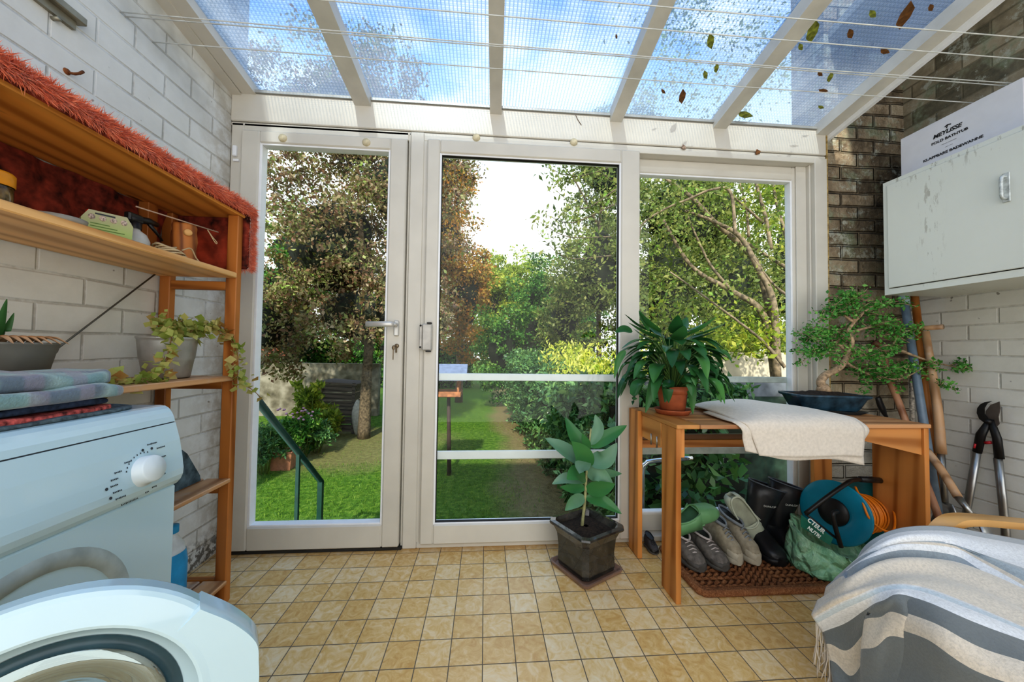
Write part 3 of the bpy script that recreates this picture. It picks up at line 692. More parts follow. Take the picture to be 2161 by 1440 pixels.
paths = [[(-1.13, 1.36, 1.04), (-1.09, 1.31, 1.08), (-1.055, 1.27, 1.05), (-1.04, 1.24, .99), (-1.04, 1.22, .93), (-1.05, 1.17, .915), (-1.06, 1.12, .912), (-1.05, 1.06, .914)],
         [(-1.11, 1.38, 1.05), (-1.08, 1.42, 1.09), (-1.05, 1.47, 1.08), (-1.01, 1.50, 1.03), (-.995, 1.505, .96), (-.99, 1.50, .90), (-.985, 1.53, .865), (-.975, 1.58, .83), (-.965, 1.62, .79)],
         [(-1.14, 1.36, 1.04), (-1.13, 1.38, 1.10), (-1.12, 1.40, 1.115)], [(-1.13, 1.38, 1.04), (-1.09, 1.44, 1.10), (-1.07, 1.48, 1.095), (-1.04, 1.53, 1.05)], [(-1.14, 1.35, 1.04), (-1.12, 1.32, 1.09), (-1.13, 1.29, 1.10)]]
for k, pth in enumerate(paths):
    L = smooth_poly(pth, 8); stems.tube(L, .0016, 5)
    for j, p in enumerate(L):
        dens = 3 if not (k == 1 and j > 48) else .6
        for _ in range(int(dens) if dens >= 1 else (1 if g.random() < dens else 0)): LC.append(p+g.normal(size=3)*[.012, .014, .012])
for _ in range(90): LC.append(np.array([-1.12, 1.40, 1.065])+g.normal(size=3)*[.03, .05, .015])
V, Fq = leaf_quads(np.array(LC), .026, .85, up=.2); leaves_mesh('foliage', V, Fq, [Livy], t); part('stems', stems, plain('ivy_stem', (.30, .16, .07), .7), t)
c = np.array([-1.17, .93, ZM]); t = thing('grey_planter', c, 'grey plastic plant pot with green leaf blades on the middle shelf, behind the folded blanket', 'potted plant')
part('planter', oval(MB(), [(0, .002), (.078, .002), (.096, .092), (.098, .094), (.102, .112), (.105, .114), (.105, .119), (.099, .119), (.094, .10), (0, .095)], c, .95, 1.0), plain('grey_pot', (.20, .20, .18), .55, var=.05), t)
part('soil', oval(MB(), [(0, .104), (.095, .100)], c, .95, 1.0), M_soil, t)
def blade(mb, pts, w, fold=.25, mi=0, curl=0, k=8, nrm=None):
    """a leaf strip along pts with half-width profile, folded on the midrib"""
    L = smooth_poly(pts, k) if len(pts) > 2 else [np.array(p, float) for p in pts]
    G = []; n = len(L)
    for i, p in enumerate(L):
        d = L[min(i+1, n-1)]-L[max(i-1, 0)]; d = d/np.linalg.norm(d)
        s_ = np.cross(d, [0, 0, 1.0]); nl = np.linalg.norm(s_); s_ = s_/nl if nl > .05 else np.array([1., 0, 0])
        if nl <= .3: 
            s2 = np.array([cos(curl), sin(curl), 0]); s_ = s2-d*np.dot(s2, d); s_ /= np.linalg.norm(s_)
        if nrm is not None: s_ = np.cross(d, nrm); s_ /= np.linalg.norm(s_)+1e-9
        u = np.cross(s_, d); tt = i/(n-1); ww = w*(sin(pi*min(1, tt**.75*1.0))**.8)+.0006
        G.append([p-s_*ww+u*ww*fold, p-s_*ww*.5+u*ww*fold*.35, p, p+s_*ww*.5+u*ww*fold*.35, p+s_*ww+u*ww*fold])
    return mb.grid(G, mi)
Lg = leafmat('aloe_green', [(.02, .07, .02), (.04, .13, .04), (.07, .18, .05)], .1, .35)
mb = MB()
for (a_, tl) in ((.3, (.05, -.02, .20)), (1.2, (.03, .01, .17)), (2.4, (-.04, .03, .16)), (4, (-.02, -.08, .15)), (5, (.05, -.07, .17))): blade(mb, [c+[0, 0, .10], c+np.array(tl)*.5+[0, 0, .05], c+np.array(tl)+[0, 0, .02]], .008, .4, curl=a_)
part('leaf_blades', mb, Lg, t)
mb = MB(); 
for k in range(7): blade(mb, [c+[.05, -.06+.015*k, .11], c+[.08, -.055+.016*k, .13], c+[.105, -.05+.018*k, .115]], .010, .5, curl=k)
part('dried_flowers', mb, plain('dry_flower', (.60, .38, .22), .8), t)
# ---- folded tartan blankets on the machine
def slabblob(mb, x0, x1, y0, y1, z0, z1, amp=.006, n=26, seed=0, mi=0, r=.018):
    """soft folded slab"""
    G = []; cx, cy = (x0+x1)/2, (y0+y1)/2; hx, hy = (x1-x0)/2, (y1-y0)/2; h_ = (z1-z0)/2; zc = (z0+z1)/2
    for i in range(13):
        ph = -pi/2+pi*i/12
        ring = []
        for k in range(60):
            a_ = 2*pi*k/60; ca, sa = cos(a_), sin(a_); q = (abs(ca)**5+abs(sa)**5)**(-1/5.)
            inset = r*(1-abs(cos(ph))**.8)
            f_ = 1 if 2 <= i <= 10 else (.0 if i in (0, 12) else .93)
            x = cx+ca*q*(hx-inset)*f_; y = cy+sa*q*(hy-inset)*f_; z = zc+h_*(abs(sin(ph))**.6)*(1 if ph > 0 else -1)
            wv = amp*(sin(x*23+seed)+sin(y*31+seed*2)+.6*sin((x+y)*57+seed))
            ring.append((x+wv*.3*ca, y+wv*.3*sa, z+(wv if ph > -.2 else wv*.2)))
        G.append(ring)
    return mb.grid(G, mi, True)
def tartan(name, cols, sc=18, rough=.95):
    m, nt, _, _ = newmat(name); v = coords(nt, rot=(0, 0, .35)); s_ = sepxyz(nt, v)
    a_ = N(nt, 'ShaderNodeTexWave', {'Vector': v, 'Scale': sc*.25, 'Distortion': 2.2}, bands_direction='X').outputs['Fac']; b_ = N(nt, 'ShaderNodeTexWave', {'Vector': v, 'Scale': sc*.2, 'Distortion': 1.5}, bands_direction='Y').outputs['Fac']
    nn = noise(nt, v, 160, 3)
    c_ = ramp(nt, a_, [(.1, cols[0]), (.45, cols[1]), (.8, cols[2])]); c_ = mix(nt, math_(nt, 'MULTIPLY', sstep(nt, b_, .6, .85), .65), c_, cols[3])
    c_ = mix(nt, math_(nt, 'MULTIPLY', nn, .4), c_, tuple(x*.5 for x in cols[1])); out(nt, bsdf(nt, c_, rough, bump=nn, bs=.6, bd=.004, sheen=.3)); return m
t = thing('folded_blanket', (-1.05, .80, .85), 'folded teal and grey tartan wool blanket lying on the washing machine', 'blanket')
Mtt = tartan('teal_tartan', [(.20, .34, .36), (.34, .48, .48), (.12, .16, .22), (.28, .25, .33)])
part('upper_layer', slabblob(MB(), -1.055, -.935, .55, .985, .918, .955, .004, seed=1), Mtt, t); part('lower_layer', slabblob(MB(), -1.004, -.915, .55, .995, .888, .922, .004, seed=2.2), Mtt, t)
part('dark_fold', slabblob(MB(), -1.004, -.935, .56, .975, .871, .890, .003, seed=3), plain('navy_wool', (.03, .05, .10), .95, var=.3, scale=80), t)
t = thing('red_blanket', (-1.0, .80, .85), 'pinkish red patterned cloth with a dark edge, under the teal blanket', 'blanket')
part('red_cloth', slabblob(MB(), -1.06, -.93, .55, .985, .8515, .8665, .0015, seed=5, r=.008), plain('red_weave', (.55, .12, .11), .95, var=.45, scale=90, bs=.5), t)
part('dark_edge', slabblob(MB(), -1.10, -.918, .60, 1.035, .8495, .8585, .001, seed=6, r=.005), plain('slate_wool', (.10, .14, .16), .95, var=.3, scale=80), t)
# blue things behind the machine
c = np.array([-1.12, 1.378, .0945]); t = thing('detergent_bottle', c, 'white bottle with blue label standing behind the washing machine on the bottom shelf', 'bottle')
part('bottle_body', oval(MB(), [(0, .001), (.05, .002), (.055, .02), (.055, .15), (.045, .20), (.022, .235), (.020, .25)], c, .75, 1), plain('white_bottle', (.70, .76, .80), .3), t)
part('blue_label', oval(MB(), [(.056, .02), (.0565, .14), (.05, .18)], c, .76, 1.0), plain('blue_label', (.02, .33, .65), .35), t)
part('blue_cap', MB().lathe([(.022, .25), (.022, .275), (0, .278)], c, 20), plain('blue_label', (.02, .33, .65), .35), t)
c = np.array([-1.13, 1.34, .4945]); G = []
for i in range(9):
    w_ = i/8; G.append([(-1.09+.02*sin(k*.7)+.01*w_, 1.14+.02*k/3+.035*(1-w_)*(k/8), .497+.13*(1-w_)*(1-.75*k/8)+.004*sin(k+i)) for k in range(9)])
mb = MB().prism([(1.20, .4945), (1.478, .4945), (1.474, .515), (1.410, .618), (1.385, .640), (1.20, .63)], -1.17, -1.10, 'x')
o = part('folded_cloth', mb, plain('slate_felt', (.10, .155, .18), .95, var=.4, scale=26, bs=.8), origin=c); tag(o, 'slate blue felt cloth folded up on the lower shelf beside the machine', 'cloth')

# ================================================================ RIGHT SIDE
# ---- bench
BX0, BX1, BY0, BY1, BZ = .785, 1.915, 1.385, 1.835, .725
t = thing('plant_bench', (1.35, 1.6, 0), 'home-made pine plank bench in front of the fixed window', 'bench')
M_bxl = wood('bench_top_wood', (.56, .30, .14), (.36, .16, .07), 'x', rough=.55)
part('end_plank', MB().box(BX0-.004, BX0+.095, BY0, BY1, BZ-.018, BZ, b=.003), M_by, t)
for i in range(4):
    y0 = BY0+i*.113; part('top_plank', MB().box(BX0+.097, BX1+.006, y0, y0+.110, BZ-.018, BZ-.0005, b=.003), M_bxl, t)
part('leg', MB().box(BX0, BX0+.022, 1.398, 1.518, 0, BZ-.018, b=.002), M_bz, t)
part('leg', MB().box(BX0-.02, BX0+.004, 1.715, 1.825, 0, BZ-.0, b=.002), M_bz, t)
part('leg', MB().box(BX1-.022, BX1, 1.39, 1.60, 0, BZ-.018, b=.002), M_bz, t)
part('leg', MB().box(1.80, 1.905, 1.81, 1.835, 0, BZ-.018, b=.002), M_bz, t)
part('side_apron', MB().box(BX0-.002, BX0+.018, 1.52, 1.715, BZ-.125, BZ-.018, b=.002), M_by, t)
part('corner_block', MB().box(BX0+.022, BX0+.044, 1.41, 1.46, BZ-.14, BZ-.018, b=.002), M_bz, t)
part('corner_brace', MB().prism([(1.60, BZ-.019), (BX1-.024, BZ-.019), (BX1-.024, BZ-.135), (1.60, BZ-.068)], 1.40, 1.425), M_bx, t)
part('rear_rail', MB().box(BX0+.01, 1.80, 1.815, 1.832, .515, .555, b=.002), M_bx, t)
part('rear_rail', MB().box(BX0+.01, 1.80, 1.812, 1.832, .558, .585, b=.002), wood('dark_rail', (.20, .10, .05), (.10, .05, .02), 'x'), t)
for y in (1.60, 1.545): part('bolt', MB().tube([(BX0-.008, y, BZ-.085), (BX0-.008, y, BZ-.135)], .0035, 8), M_steel, t)
# ---- peace lily
c = np.array([.905, 1.645, BZ]); t = thing('peace_lily', c, 'bushy dark green peace lily in a terracotta pot on the left end of the bench', 'potted plant')
part('saucer', MB().lathe([(0, .002), (.072, .002), (.082, .020), (.084, .024), (.079, .024), (.070, .008), (0, .008)], c, 40), M_terra, t)
part('pot_body', MB().lathe([(0, .009), (.054, .009), (.066, .095), (.068, .10), (.075, .10), (.076, .135), (.070, .135), (.066, .11), (0, .108)], c, 40), M_terra, t)
part('soil', MB().lathe([(0, .120), (.068, .115)], c, 24), M_soil, t)
Ll = leafmat('lily_leaves', [(.015, .065, .02), (.025, .11, .035), (.045, .16, .05), (.08, .24, .06)], .18, .28, big=5)
g = np.random.default_rng(12); lm_ = MB(); sm_ = MB()
for k in range(104):
    a_ = k*2.39996+g.normal()*.15; f_ = (k+.5)/104; el = (1-f_)*1.45-.12          # low rim leaves last
    hv = np.array([cos(a_), sin(a_), 0]); ry = .62 if sin(a_) > 0 else .85
    rm = .05+.125*f_**.6*(1+.2*g.normal()); hm_ = .17+.155*sin(max(el, 0))*(1+.18*g.normal())+.05*(1-f_)
    mid = c+np.array([hv[0]*rm, hv[1]*rm*ry, hm_])
    Ln = .125+.05*g.random(); dr_ = np.array([hv[0], hv[1]*ry, 0])
    drop = -.25-.95*f_ + .25*g.normal() if k > 14 else .35+.3*g.random()
    e1 = dr_*cos(drop*.45)+np.array([0, 0, sin(drop*.45)+.12]); e2 = dr_*cos(drop*1.15)+np.array([0, 0, sin(drop*1.15)])
    q1 = mid+e1*Ln*.5; tp = q1+e2*Ln*.55
    for q_ in (mid, q1, tp): q_[2] = max(q_[2], BZ+.012); q_[1] = min(q_[1], 1.825)
    base = c+[.02*cos(a_), .02*sin(a_), .12]
    sm_.tube(smooth_poly([base, c+hv*rm*.45+[0, 0, hm_*.72+.02], mid], 4), [.0026]*9, 5)
    blade(lm_, [mid, q1, tp], .022+.012*g.random(), .28, curl=a_+pi/2, k=6)
for q in (((1395, 800), (1378, 815), (1362, 872), .027), ((1432, 795), (1455, 815), (1462, 876), .030), ((1400, 810), (1405, 830), (1403, 850), .020), ((1500, 740), (1530, 745), (1545, 765), .012), ((1490, 765), (1515, 780), (1526, 815), .010), ((1370, 700), (1355, 672), (1348, 656), .016), ((1320, 740), (1305, 760), (1296, 800), .016), ((1335, 700), (1315, 695), (1298, 702), .018)):
    y_ = 1.60; P3 = [at(*q[i], Y=y_-.01*i) for i in range(3)]; P3[2][2] = max(P3[2][2], BZ+.008) if P3[2][1] > BY0 else P3[2][2]
    blade(lm_, P3, q[3], .28, k=8, nrm=np.array([.1, -.9, .4]))
part('foliage', lm_, Ll, t); part('stems', sm_, plain('lily_stem', (.10, .20, .05), .5), t)
# ---- cream cloth over the bench
t = thing('cream_cloth', (1.30, 1.6, BZ), 'folded cream fleece cloth draped over the front of the bench', 'cloth')
Mcr = plain('cream_fleece', (.66, .60, .52), .95, var=.05, scale=90, bs=.2, sheen=.3)
def cloth(name, rows, ka, kb, mat, par, amp=.0, th=.004, seed=0):
    G = smooth_grid(rows, ka, kb)
    if amp:
        i_, j_ = np.meshgrid(np.arange(G.shape[0]), np.arange(G.shape[1]), indexing='ij')
        G[..., 2] += amp*np.sin(i_*.31+j_*.12+seed)*np.sin(j_*.23-i_*.07+seed*2)
    o = part(name, MB().grid(G, uv=True), mat, par); md = o.modifiers.new('s', 'SOLIDIFY'); md.thickness = th; md.offset = -1; return o
rows = [[(1.10, 1.825, .731), (1.22, 1.828, .733), (1.36, 1.83, .734), (1.52, 1.82, .733)],
        [(1.09, 1.78, .742), (1.22, 1.79, .765), (1.38, 1.79, .770), (1.55, 1.77, .750)],
        [(1.07, 1.62, .742), (1.22, 1.62, .772), (1.40, 1.62, .772), (1.57, 1.60, .755)],
        [(1.055, 1.46, .741), (1.20, 1.46, .764), (1.42, 1.47, .764), (1.585, 1.46, .752)],
        [(1.055, 1.395, .738), (1.20, 1.395, .752), (1.42, 1.395, .754), (1.575, 1.40, .744)],
        [(1.075, 1.372, .715), (1.21, 1.368, .722), (1.42, 1.366, .724), (1.585, 1.37, .714)],
        [(1.095, 1.366, .66), (1.22, 1.362, .66), (1.42, 1.358, .662), (1.575, 1.362, .655)],
        [(1.115, 1.364, .605), (1.22, 1.356, .600), (1.42, 1.352, .606), (1.562, 1.356, .600)]]
cloth('top_layer', rows, 7, 12, Mcr, t, .0035)
r2 = [[(p[0]-.028+.05*(k/3), p[1]+(.004 if i > 3 else 0), p[2]-.008) for k, p in enumerate(r)] for i, r in enumerate(rows[2:])]
r2[-1] = [(1.062, 1.372, .620), (1.24, 1.364, .586), (1.44, 1.362, .588), (1.575, 1.364, .562)]; r2[-2] = [(1.052, 1.374, .67), (1.24, 1.368, .655), (1.44, 1.366, .655), (1.578, 1.37, .65)]
cloth('under_layer', r2, 7, 12, Mcr, t, .002)
# ---- bonsai
t = thing('bonsai', (1.74, 1.70, BZ), 'leafy bonsai tree with a bent trunk in a dark blue rectangular tray', 'bonsai')
Mbl = plain('blue_glaze', (.025, .065, .10), .22, var=.35, scale=22, bs=.1)
Mr_ = Matrix.Translation((1.735, 1.695, BZ)) @ Matrix.Rotation(radians(-14), 4, 'Z')
def rrect(hx, hy, z, r=.02, n=5):
    p = []
    for cx, cy, a0 in ((hx-r, hy-r, 0), (-hx+r, hy-r, pi/2), (-hx+r, -hy+r, pi), (hx-r, -hy+r, 3*pi/2)):
        for k in range(n+1): a_ = a0+pi/2*k/n; p.append(tuple(Mr_ @ Vector((cx+r*cos(a_), cy+r*sin(a_), z))))
    return p
def rbowl(mb, prof, mi=0):
    G = [rrect(*p) for p in prof]; mb.grid(G, mi, True); mb.add(G[0], [tuple(range(len(G[0])))[::-1]], mi); return mb
part('tray_saucer', rbowl(MB(), [(.130, .075, .001), (.150, .088, .014), (.152, .09, .016), (.146, .084, .014), (.128, .07, .008)]), plain('dark_slate_glaze', (.03, .05, .065), .3, var=.3, scale=30), t)
part('tray', rbowl(MB(), [(.118, .068, .016), (.130, .074, .030), (.150, .086, .076), (.163, .095, .083), (.165, .097, .094), (.155, .088, .094), (.148, .084, .082)]), Mbl, t)
mb = MB(); G = []
for i in range(15):
    G.append([tuple(Mr_ @ Vector((.152*(2*i/14-1), .086*(2*k/9-1), .088+.020*(1-(2*i/14-1)**2)*(1-(2*k/9-1)**2)+.004*sin(i*2.1)*cos(k*1.7)))) for k in range(10)])
part('soil', mb.grid(G), M_soil, t)
Mtr = plain('bonsai_bark', (.42, .30, .19), .8, var=.3, scale=60, bs=.5)
def bp(px, py, y): return at(px, py, Y=y)
tk = MB(); tp_ = [(1738, 822), (1732, 806), (1742, 792), (1762, 782), (1778, 770), (1790, 745), (1798, 720), (1790, 700), (1802, 680)]
L = smooth_poly([bp(a_, b_, 1.70) for a_, b_ in tp_], 5); tk.tube(L, list(np.linspace(.021, .007, len(L))), 12)
tk.tube([bp(1738, 822, 1.70)+[0, 0, -.01], bp(1736, 812, 1.70)], [.034, .022], 12)
BR = [((1790, 745), (1760, 722), (1735, 745), (1705, 748)), ((1798, 720), (1765, 700), (1730, 705), (1700, 715)), ((1785, 765), (1810, 780), (1850, 795), (1885, 792), (1920, 775)), ((1795, 740), (1830, 755), (1870, 745), (1900, 700)),
      ((1800, 700), (1840, 690), (1880, 690), (1925, 702)), ((1802, 680), (1800, 655), (1790, 635), (1800, 622)), ((1802, 680), (1770, 660), (1745, 655)), ((1850, 795), (1900, 800), (1960, 770)), ((1885, 792), (1950, 800), (2000, 805), (2020, 815)), ((1900, 740), (1960, 762), (2030, 778)), ((1802, 680), (1835, 650), (1870, 640))]
LC = []; g = np.random.default_rng(31)
def twig(a, b, n=7):
    tk.tube([a, (a+b)/2+g.normal(size=3)*.006, b], [.0022, .0016, .0009], 4)
    for q in np.linspace(.25, 1, n):
        for _ in range(2): LC.append(a+(b-a)*q+g.normal(size=3)*.009)
for bi, br_ in enumerate(BR):
    yo = g.uniform(-.05, .04); L = smooth_poly([bp(x_, y_, 1.70+yo*min(1, k/1.5)) for k, (x_, y_) in enumerate(br_)], 5)
    tk.tube(L, list(np.linspace(.008, .002, len(L))), 6)
    for p in L[4 if bi < 7 else 8:]:
        for _ in range(3 if bi not in (8, 9) else 1): twig(p, p+g.normal(size=3)*[.045, .04, .022]+[0, 0, .008])
clus = [(1800, 632, 26), (1770, 655, 24), (1830, 650, 22), (1745, 670, 22), (1722, 695, 20), (1700, 712, 20), (1690, 738, 18), (1715, 735, 18), (1745, 725, 18), (1745, 700, 18), (1790, 690, 16), (1845, 660, 18), (1875, 640, 14), (1880, 670, 14), (1770, 752, 16), (1800, 745, 14), (1835, 740, 16), (1865, 735, 14), (1850, 705, 12),
        (1880, 700, 14), (1905, 712, 14), (1925, 706, 10), (1870, 775, 16), (1900, 765, 14), (1925, 770, 16), (1945, 780, 12), (1970, 765, 10), (1860, 800, 14), (1890, 798, 12), (1830, 805, 10), (1690, 765, 10), (1905, 640, 8), (1825, 825, 6), (1900, 820, 8), (2030, 778, 10), (2048, 776, 6), (1985, 808, 8), (2010, 820, 8), (1760, 780, 8), (1840, 775, 10)]
for (x_, y_, r_) in clus:
    c0 = bp(x_, y_, 1.60 if x_ > 1980 else 1.70+g.uniform(-.07, .05)); s_ = r_/440
    for _ in range(max(2, int(r_*.42))): twig(c0+g.normal(size=3)*s_*.3, c0+g.normal(size=3)*[s_*.7, s_*.8, s_*.5], 5)
part('trunk', tk, Mtr, t)
LC = np.array(LC); LC[:, 1] = LC[:, 1].clip(1.4, 1.84); LC[:, 0] = LC[:, 0].clip(0, 2.425)
V, Fq = leaf_quads(LC, .0150, .66, up=.1); leaves_mesh('foliage', V, Fq, [leafmat('bonsai_leaves', [(.03, .14, .03), (.07, .26, .05), (.14, .42, .09), (.28, .58, .14)], .3, .4, big=8)], t)
q0 = [at(1853, 838, Y=1.80), at(1857, 852, Y=1.80), at(1866, 872, Y=1.80), at(1873, 890, Y=1.80), at(1872, 940, Y=1.80), at(1880, 990, Y=1.80)]; q0.append(np.array([q0[-1][0]+.01, 1.80, .0]))
tb_ = thing('black_tool', (q0[-1][0], 1.80, 0), 'black-handled tool standing on the floor behind the right end of the bench', 'tool')
L = smooth_poly(q0, 6); part('shaft', MB().tube(L, list(np.interp(np.linspace(0, 1, len(L)), [0, .04, .25, .4, .5, 1], [.011, .015, .017, .009, .008, .008])), 12, flat=(1, .8)), M_black, tb_)
part('side_hook', MB().tube([at(1851, 950, Y=1.795), at(1872, 945, Y=1.80)], .010, 8).tube([at(1852, 950, Y=1.795), at(1882, 1002, Y=1.80)], .008, 8), M_black, tb_)
# ---- wall cabinet, box
CX, CY1, CY0, CZ0, CZ1 = 2.10, 1.70, .75, 1.337, 1.935
t = thing('wall_cabinet', (2.28, 1.2, CZ0), 'scuffed white wall cabinet hung on the right wall', 'cabinet')
cm_, ct_, _, _ = newmat('scuffed_white_paint'); v = coords(ct_); s_ = sepxyz(ct_, v)
na = noise(ct_, v, 3, 4, .7); nb_ = noise(ct_, coords(ct_, scale=(1, 1, .22)), 45, 5, .75)
sc1 = sstep(ct_, nb_, .56, .64)
base_ = mix(ct_, na, (.72, .75, .70), (.66, .68, .62))
near = math_(ct_, 'ADD', sstep(ct_, s_[2], .50, .60), math_(ct_, 'MULTIPLY', sstep(ct_, math_(ct_, 'ABSOLUTE', math_(ct_, 'SUBTRACT', s_[1], .30)), .07, .0), .8), clamp=True)
out(ct_, bsdf(ct_, mix(ct_, math_(ct_, 'MULTIPLY', math_(ct_, 'MULTIPLY', sc1, near), .7), base_, (.25, .23, .18)), .32, bump=na, bs=.03))
mb = MB(); mb.box(CX+.02, XR, CY0, CY1, CZ1-.018, CZ1); mb.box(CX+.02, XR, CY0, CY1, CZ0, CZ0+.018); mb.box(CX+.02, XR, CY1-.018, CY1, CZ0+.018, CZ1-.018); mb.box(CX+.02, XR, CY0, CY0+.018, CZ0+.018, CZ1-.018); mb.box(XR-.01, XR, CY0+.018, CY1-.018, CZ0+.018, CZ1-.018)
mb.box(CX, CX+.02, CY0, CY1, CZ1-.020, CZ1); mb.box(CX, CX+.02, CY0, CY1, CZ0, CZ0+.030); mb.box(CX, CX+.02, CY1-.020, CY1, CZ0+.030, CZ1-.020)
part('carcass', mb, cm_, t)
door = part('door', MB().box(CX-.006, CX+.003, CY0+.01, CY1-.022, CZ0+.034, CZ1-.022, b=.002), cm_, t)
hy, hz = 1.253, 1.705
mb = MB().box(CX-.010, CX-.006, hy-.011, hy+.011, hz-.060, hz+.060, b=.002); mb.tube(smooth_poly([(CX-.008, hy, hz-.045), (CX-.028, hy, hz-.04), (CX-.030, hy, hz), (CX-.028, hy, hz+.04), (CX-.008, hy, hz+.045)], 4), .006, 8)
part('handle', mb, plain('worn_white_metal', (.58, .62, .62), .3, .3, var=.2, scale=60), door)
t = thing('bathtub_box', (2.32, 1.45, CZ1), 'flat white cardboard box with black lettering on top of the wall cabinet', 'box')
BXF, bt = 2.20, 2.178
part('carton', MB().box(BXF, XR-.005, 1.262, 1.695, CZ1+.0005, bt, b=.002), plain('white_card', (.66, .67, .72), .5, var=.02), t)
part('carton_end', MB().box(BXF+.004, XR-.005, 1.20, 1.2615, CZ1+.0005, bt-.012, b=.002), plain('mauve_card', (.30, .27, .31), .6), t)
part('handhole', MB().box(BXF+.0035, BXF+.06, 1.235, 1.262, bt-.013, bt-.002, b=.004), M_black, t)
def text(body, size, loc, rot, mat, par, name='lettering', ext=.0004, sx=1.0, shear=0, bold=0):
    cu = bpy.data.curves.new(name, 'FONT'); cu.body = body; cu.size = size; cu.align_x = 'CENTER'; cu.extrude = ext; cu.shear = shear; cu.offset = bold; cu.materials.append(mat)
    o = bpy.data.objects.new(name, cu); COL.objects.link(o); o.rotation_euler = rot; o.parent = par; o.scale = (sx, 1, 1)
    pl = Vector(par.location); 
    if par.parent: pl += Vector(par.parent.location)
    o.location = Vector(loc)-pl; return o
# text faces -X: reading direction runs towards -Y
RT = (pi/2, 0, -pi/2)
Mlet = plain('black_print', (.015, .015, .018), .6)
ty = at(1985, 290, X=BXF)[1]
def zt(px, py): return at(px, py, X=BXF)
for body_, sz_, px_, py_, sx_, sh_, bo_ in (('MEYLiSSE', .026, 1998, 281, 1.0, .25, .0007), ('FOLD BATHTUB', .0165, 2003, 291, 1.12, 0, .0004), ('------ ----------', .010, 2003, 300, 1, 0, 0), ('---- ----', .010, 2003, 308, 1, 0, 0), ('KLAPPBARE BADEWANNE', .0165, 2008, 318, 1.12, 0, .0005)):
    q_ = zt(px_, py_); text(body_, sz_, (BXF-.001, q_[1], q_[2]), RT, Mlet, t, sx=sx_, shear=sh_, bold=bo_)
q_ = zt(2000, 266)
part('palm_logo', MB().tube([(BXF-.001, q_[1]+.004, q_[2]-.008), (BXF-.001, q_[1], q_[2]+.004)], .0018, 5).tube([(BXF-.001, q_[1]+.010, q_[2]+.002), (BXF-.001, q_[1], q_[2]+.007), (BXF-.001, q_[1]-.012, q_[2]+.002)], .0025, 5), Mlet, t)
# ---- long tools in the corner
def tool(name, label, cat, pieces, floorpt=None, group=None):
    o0 = pieces[0][1][-1] if floorpt is None else floorpt
    t = thing(name, (o0[0], o0[1], 0), label, cat, group)
    for nm, pts, r, mat, flat in pieces:
        L = smooth_poly(pts, 4) if len(pts) > 2 else [np.array(p, float) for p in pts]
        rs = r if not hasattr(r, '__len__') else list(np.interp(np.linspace(0, 1, len(L)), np.linspace(0, 1, len(r)), r))
        part(nm, MB().tube(L, rs, 14, flat=flat), mat, t)
    return t
def lin(a, b, z): k = (z-a[2])/(b[2]-a[2]); return a+(b-a)*k
a, b = at(1909, 640, X=2.28), at(1948, 885, X=2.24)
tool('plastic_pipe', 'blue grey plastic pipe leaning in the corner below the wall cabinet', 'pipe', [('pipe', [lin(a, b, 1.52), lin(a, b, .0)], .0175, plain('blue_grey_pvc', (.15, .21, .28), .35), None), ('pipe_socket', [lin(a, b, 1.56), lin(a, b, 1.30)], .021, plain('pale_blue_pvc', (.36, .50, .54), .4), None)])
a, b = at(1932, 640, X=2.36), at(1962, 885, X=2.32)
wo, wp = wood('orange_handle', (.55, .23, .06), (.32, .11, .02), 'z'), wood('worn_handle', (.52, .33, .19), (.34, .19, .09), 'z', dirt=.4)
tool('rake_handle', 'smooth orange wooden handle standing between the pipe and the spade', 'tool', [('handle', [lin(a, b, 1.45), lin(a, b, .03)], .016, wo, None), ('head', [lin(a, b, .04), lin(a, b, .04)+[.04, -.05, -.03]], .012, M_steel, None)])
a, b = at(1922, 640, X=2.40), at(1925, 885, X=2.40)
tool('striped_cane', 'thin white and brown cane behind the blue grey pipe', 'cane', [('cane', [lin(a, b, 1.5), lin(a, b, .0)], .010, plain('birch_cane', (.62, .58, .52), .8, var=.4, scale=70), None)])
a, m_, b = at(1953, 700, X=2.33), at(1978, 860, X=2.30), at(1986, 958, X=2.285)
tg = at(1923, 695, X=2.33), at(1990, 690, X=2.35)
tool('garden_spade', 'garden spade with a worn wooden T-shaped handle against the right wall', 'spade', [('shaft', [a, m_, b], [.015, .018, .020], wp, None), ('grip', [tg[0], tg[1]], [.012, .013], wp, None), ('socket', [b, lin(m_, b, .30)], [.014, .012], M_steel, None),
     ('blade', [lin(m_, b, .30), lin(m_, b, .16), lin(m_, b, .015)], [.03, .075, .05], M_steel, (.12, 1))])
a, b = at(1862, 745, X=2.24), at(1908, 880, X=2.22)
tool('hoe_handle', 'reddish wooden fork handle leaning towards the corner behind the bonsai', 'tool', [('shaft', [a, at(1880, 810, X=2.235), b, lin(a, b, .02)], .015, wood('red_handle', (.46, .25, .15), (.27, .12, .06), 'z', dirt=.3), None), ('grip', [at(1843, 722, X=2.22), at(1858, 730, X=2.24)], [.014, .018], wood('dark_grip', (.20, .09, .05), (.1, .04, .02), 'x'), None)])
a, b = at(1955, 950, X=2.22), at(2022, 1050, X=2.17)
tool('leaning_fork', 'wooden handle with a steel socket sloping down beside the right end of the bench', 'tool', [('shaft', [a, at(1985, 990, X=2.20), b], .016, wp, None), ('socket', [b, at(2050, 1085, X=2.15)], [.014, .010], M_steel, None), ('tines', [at(2050, 1085, X=2.15), at(2085, 1130, X=2.13), [2.10, at(2085, 1130, X=2.13)[1]-.06, .02]], [.010, .02, .03], M_steel, (.4, 1))])
t = thing('bucket', (2.22, 1.73, 0), 'dark bucket full of odd metal tools in the corner beside the bench', 'bucket')
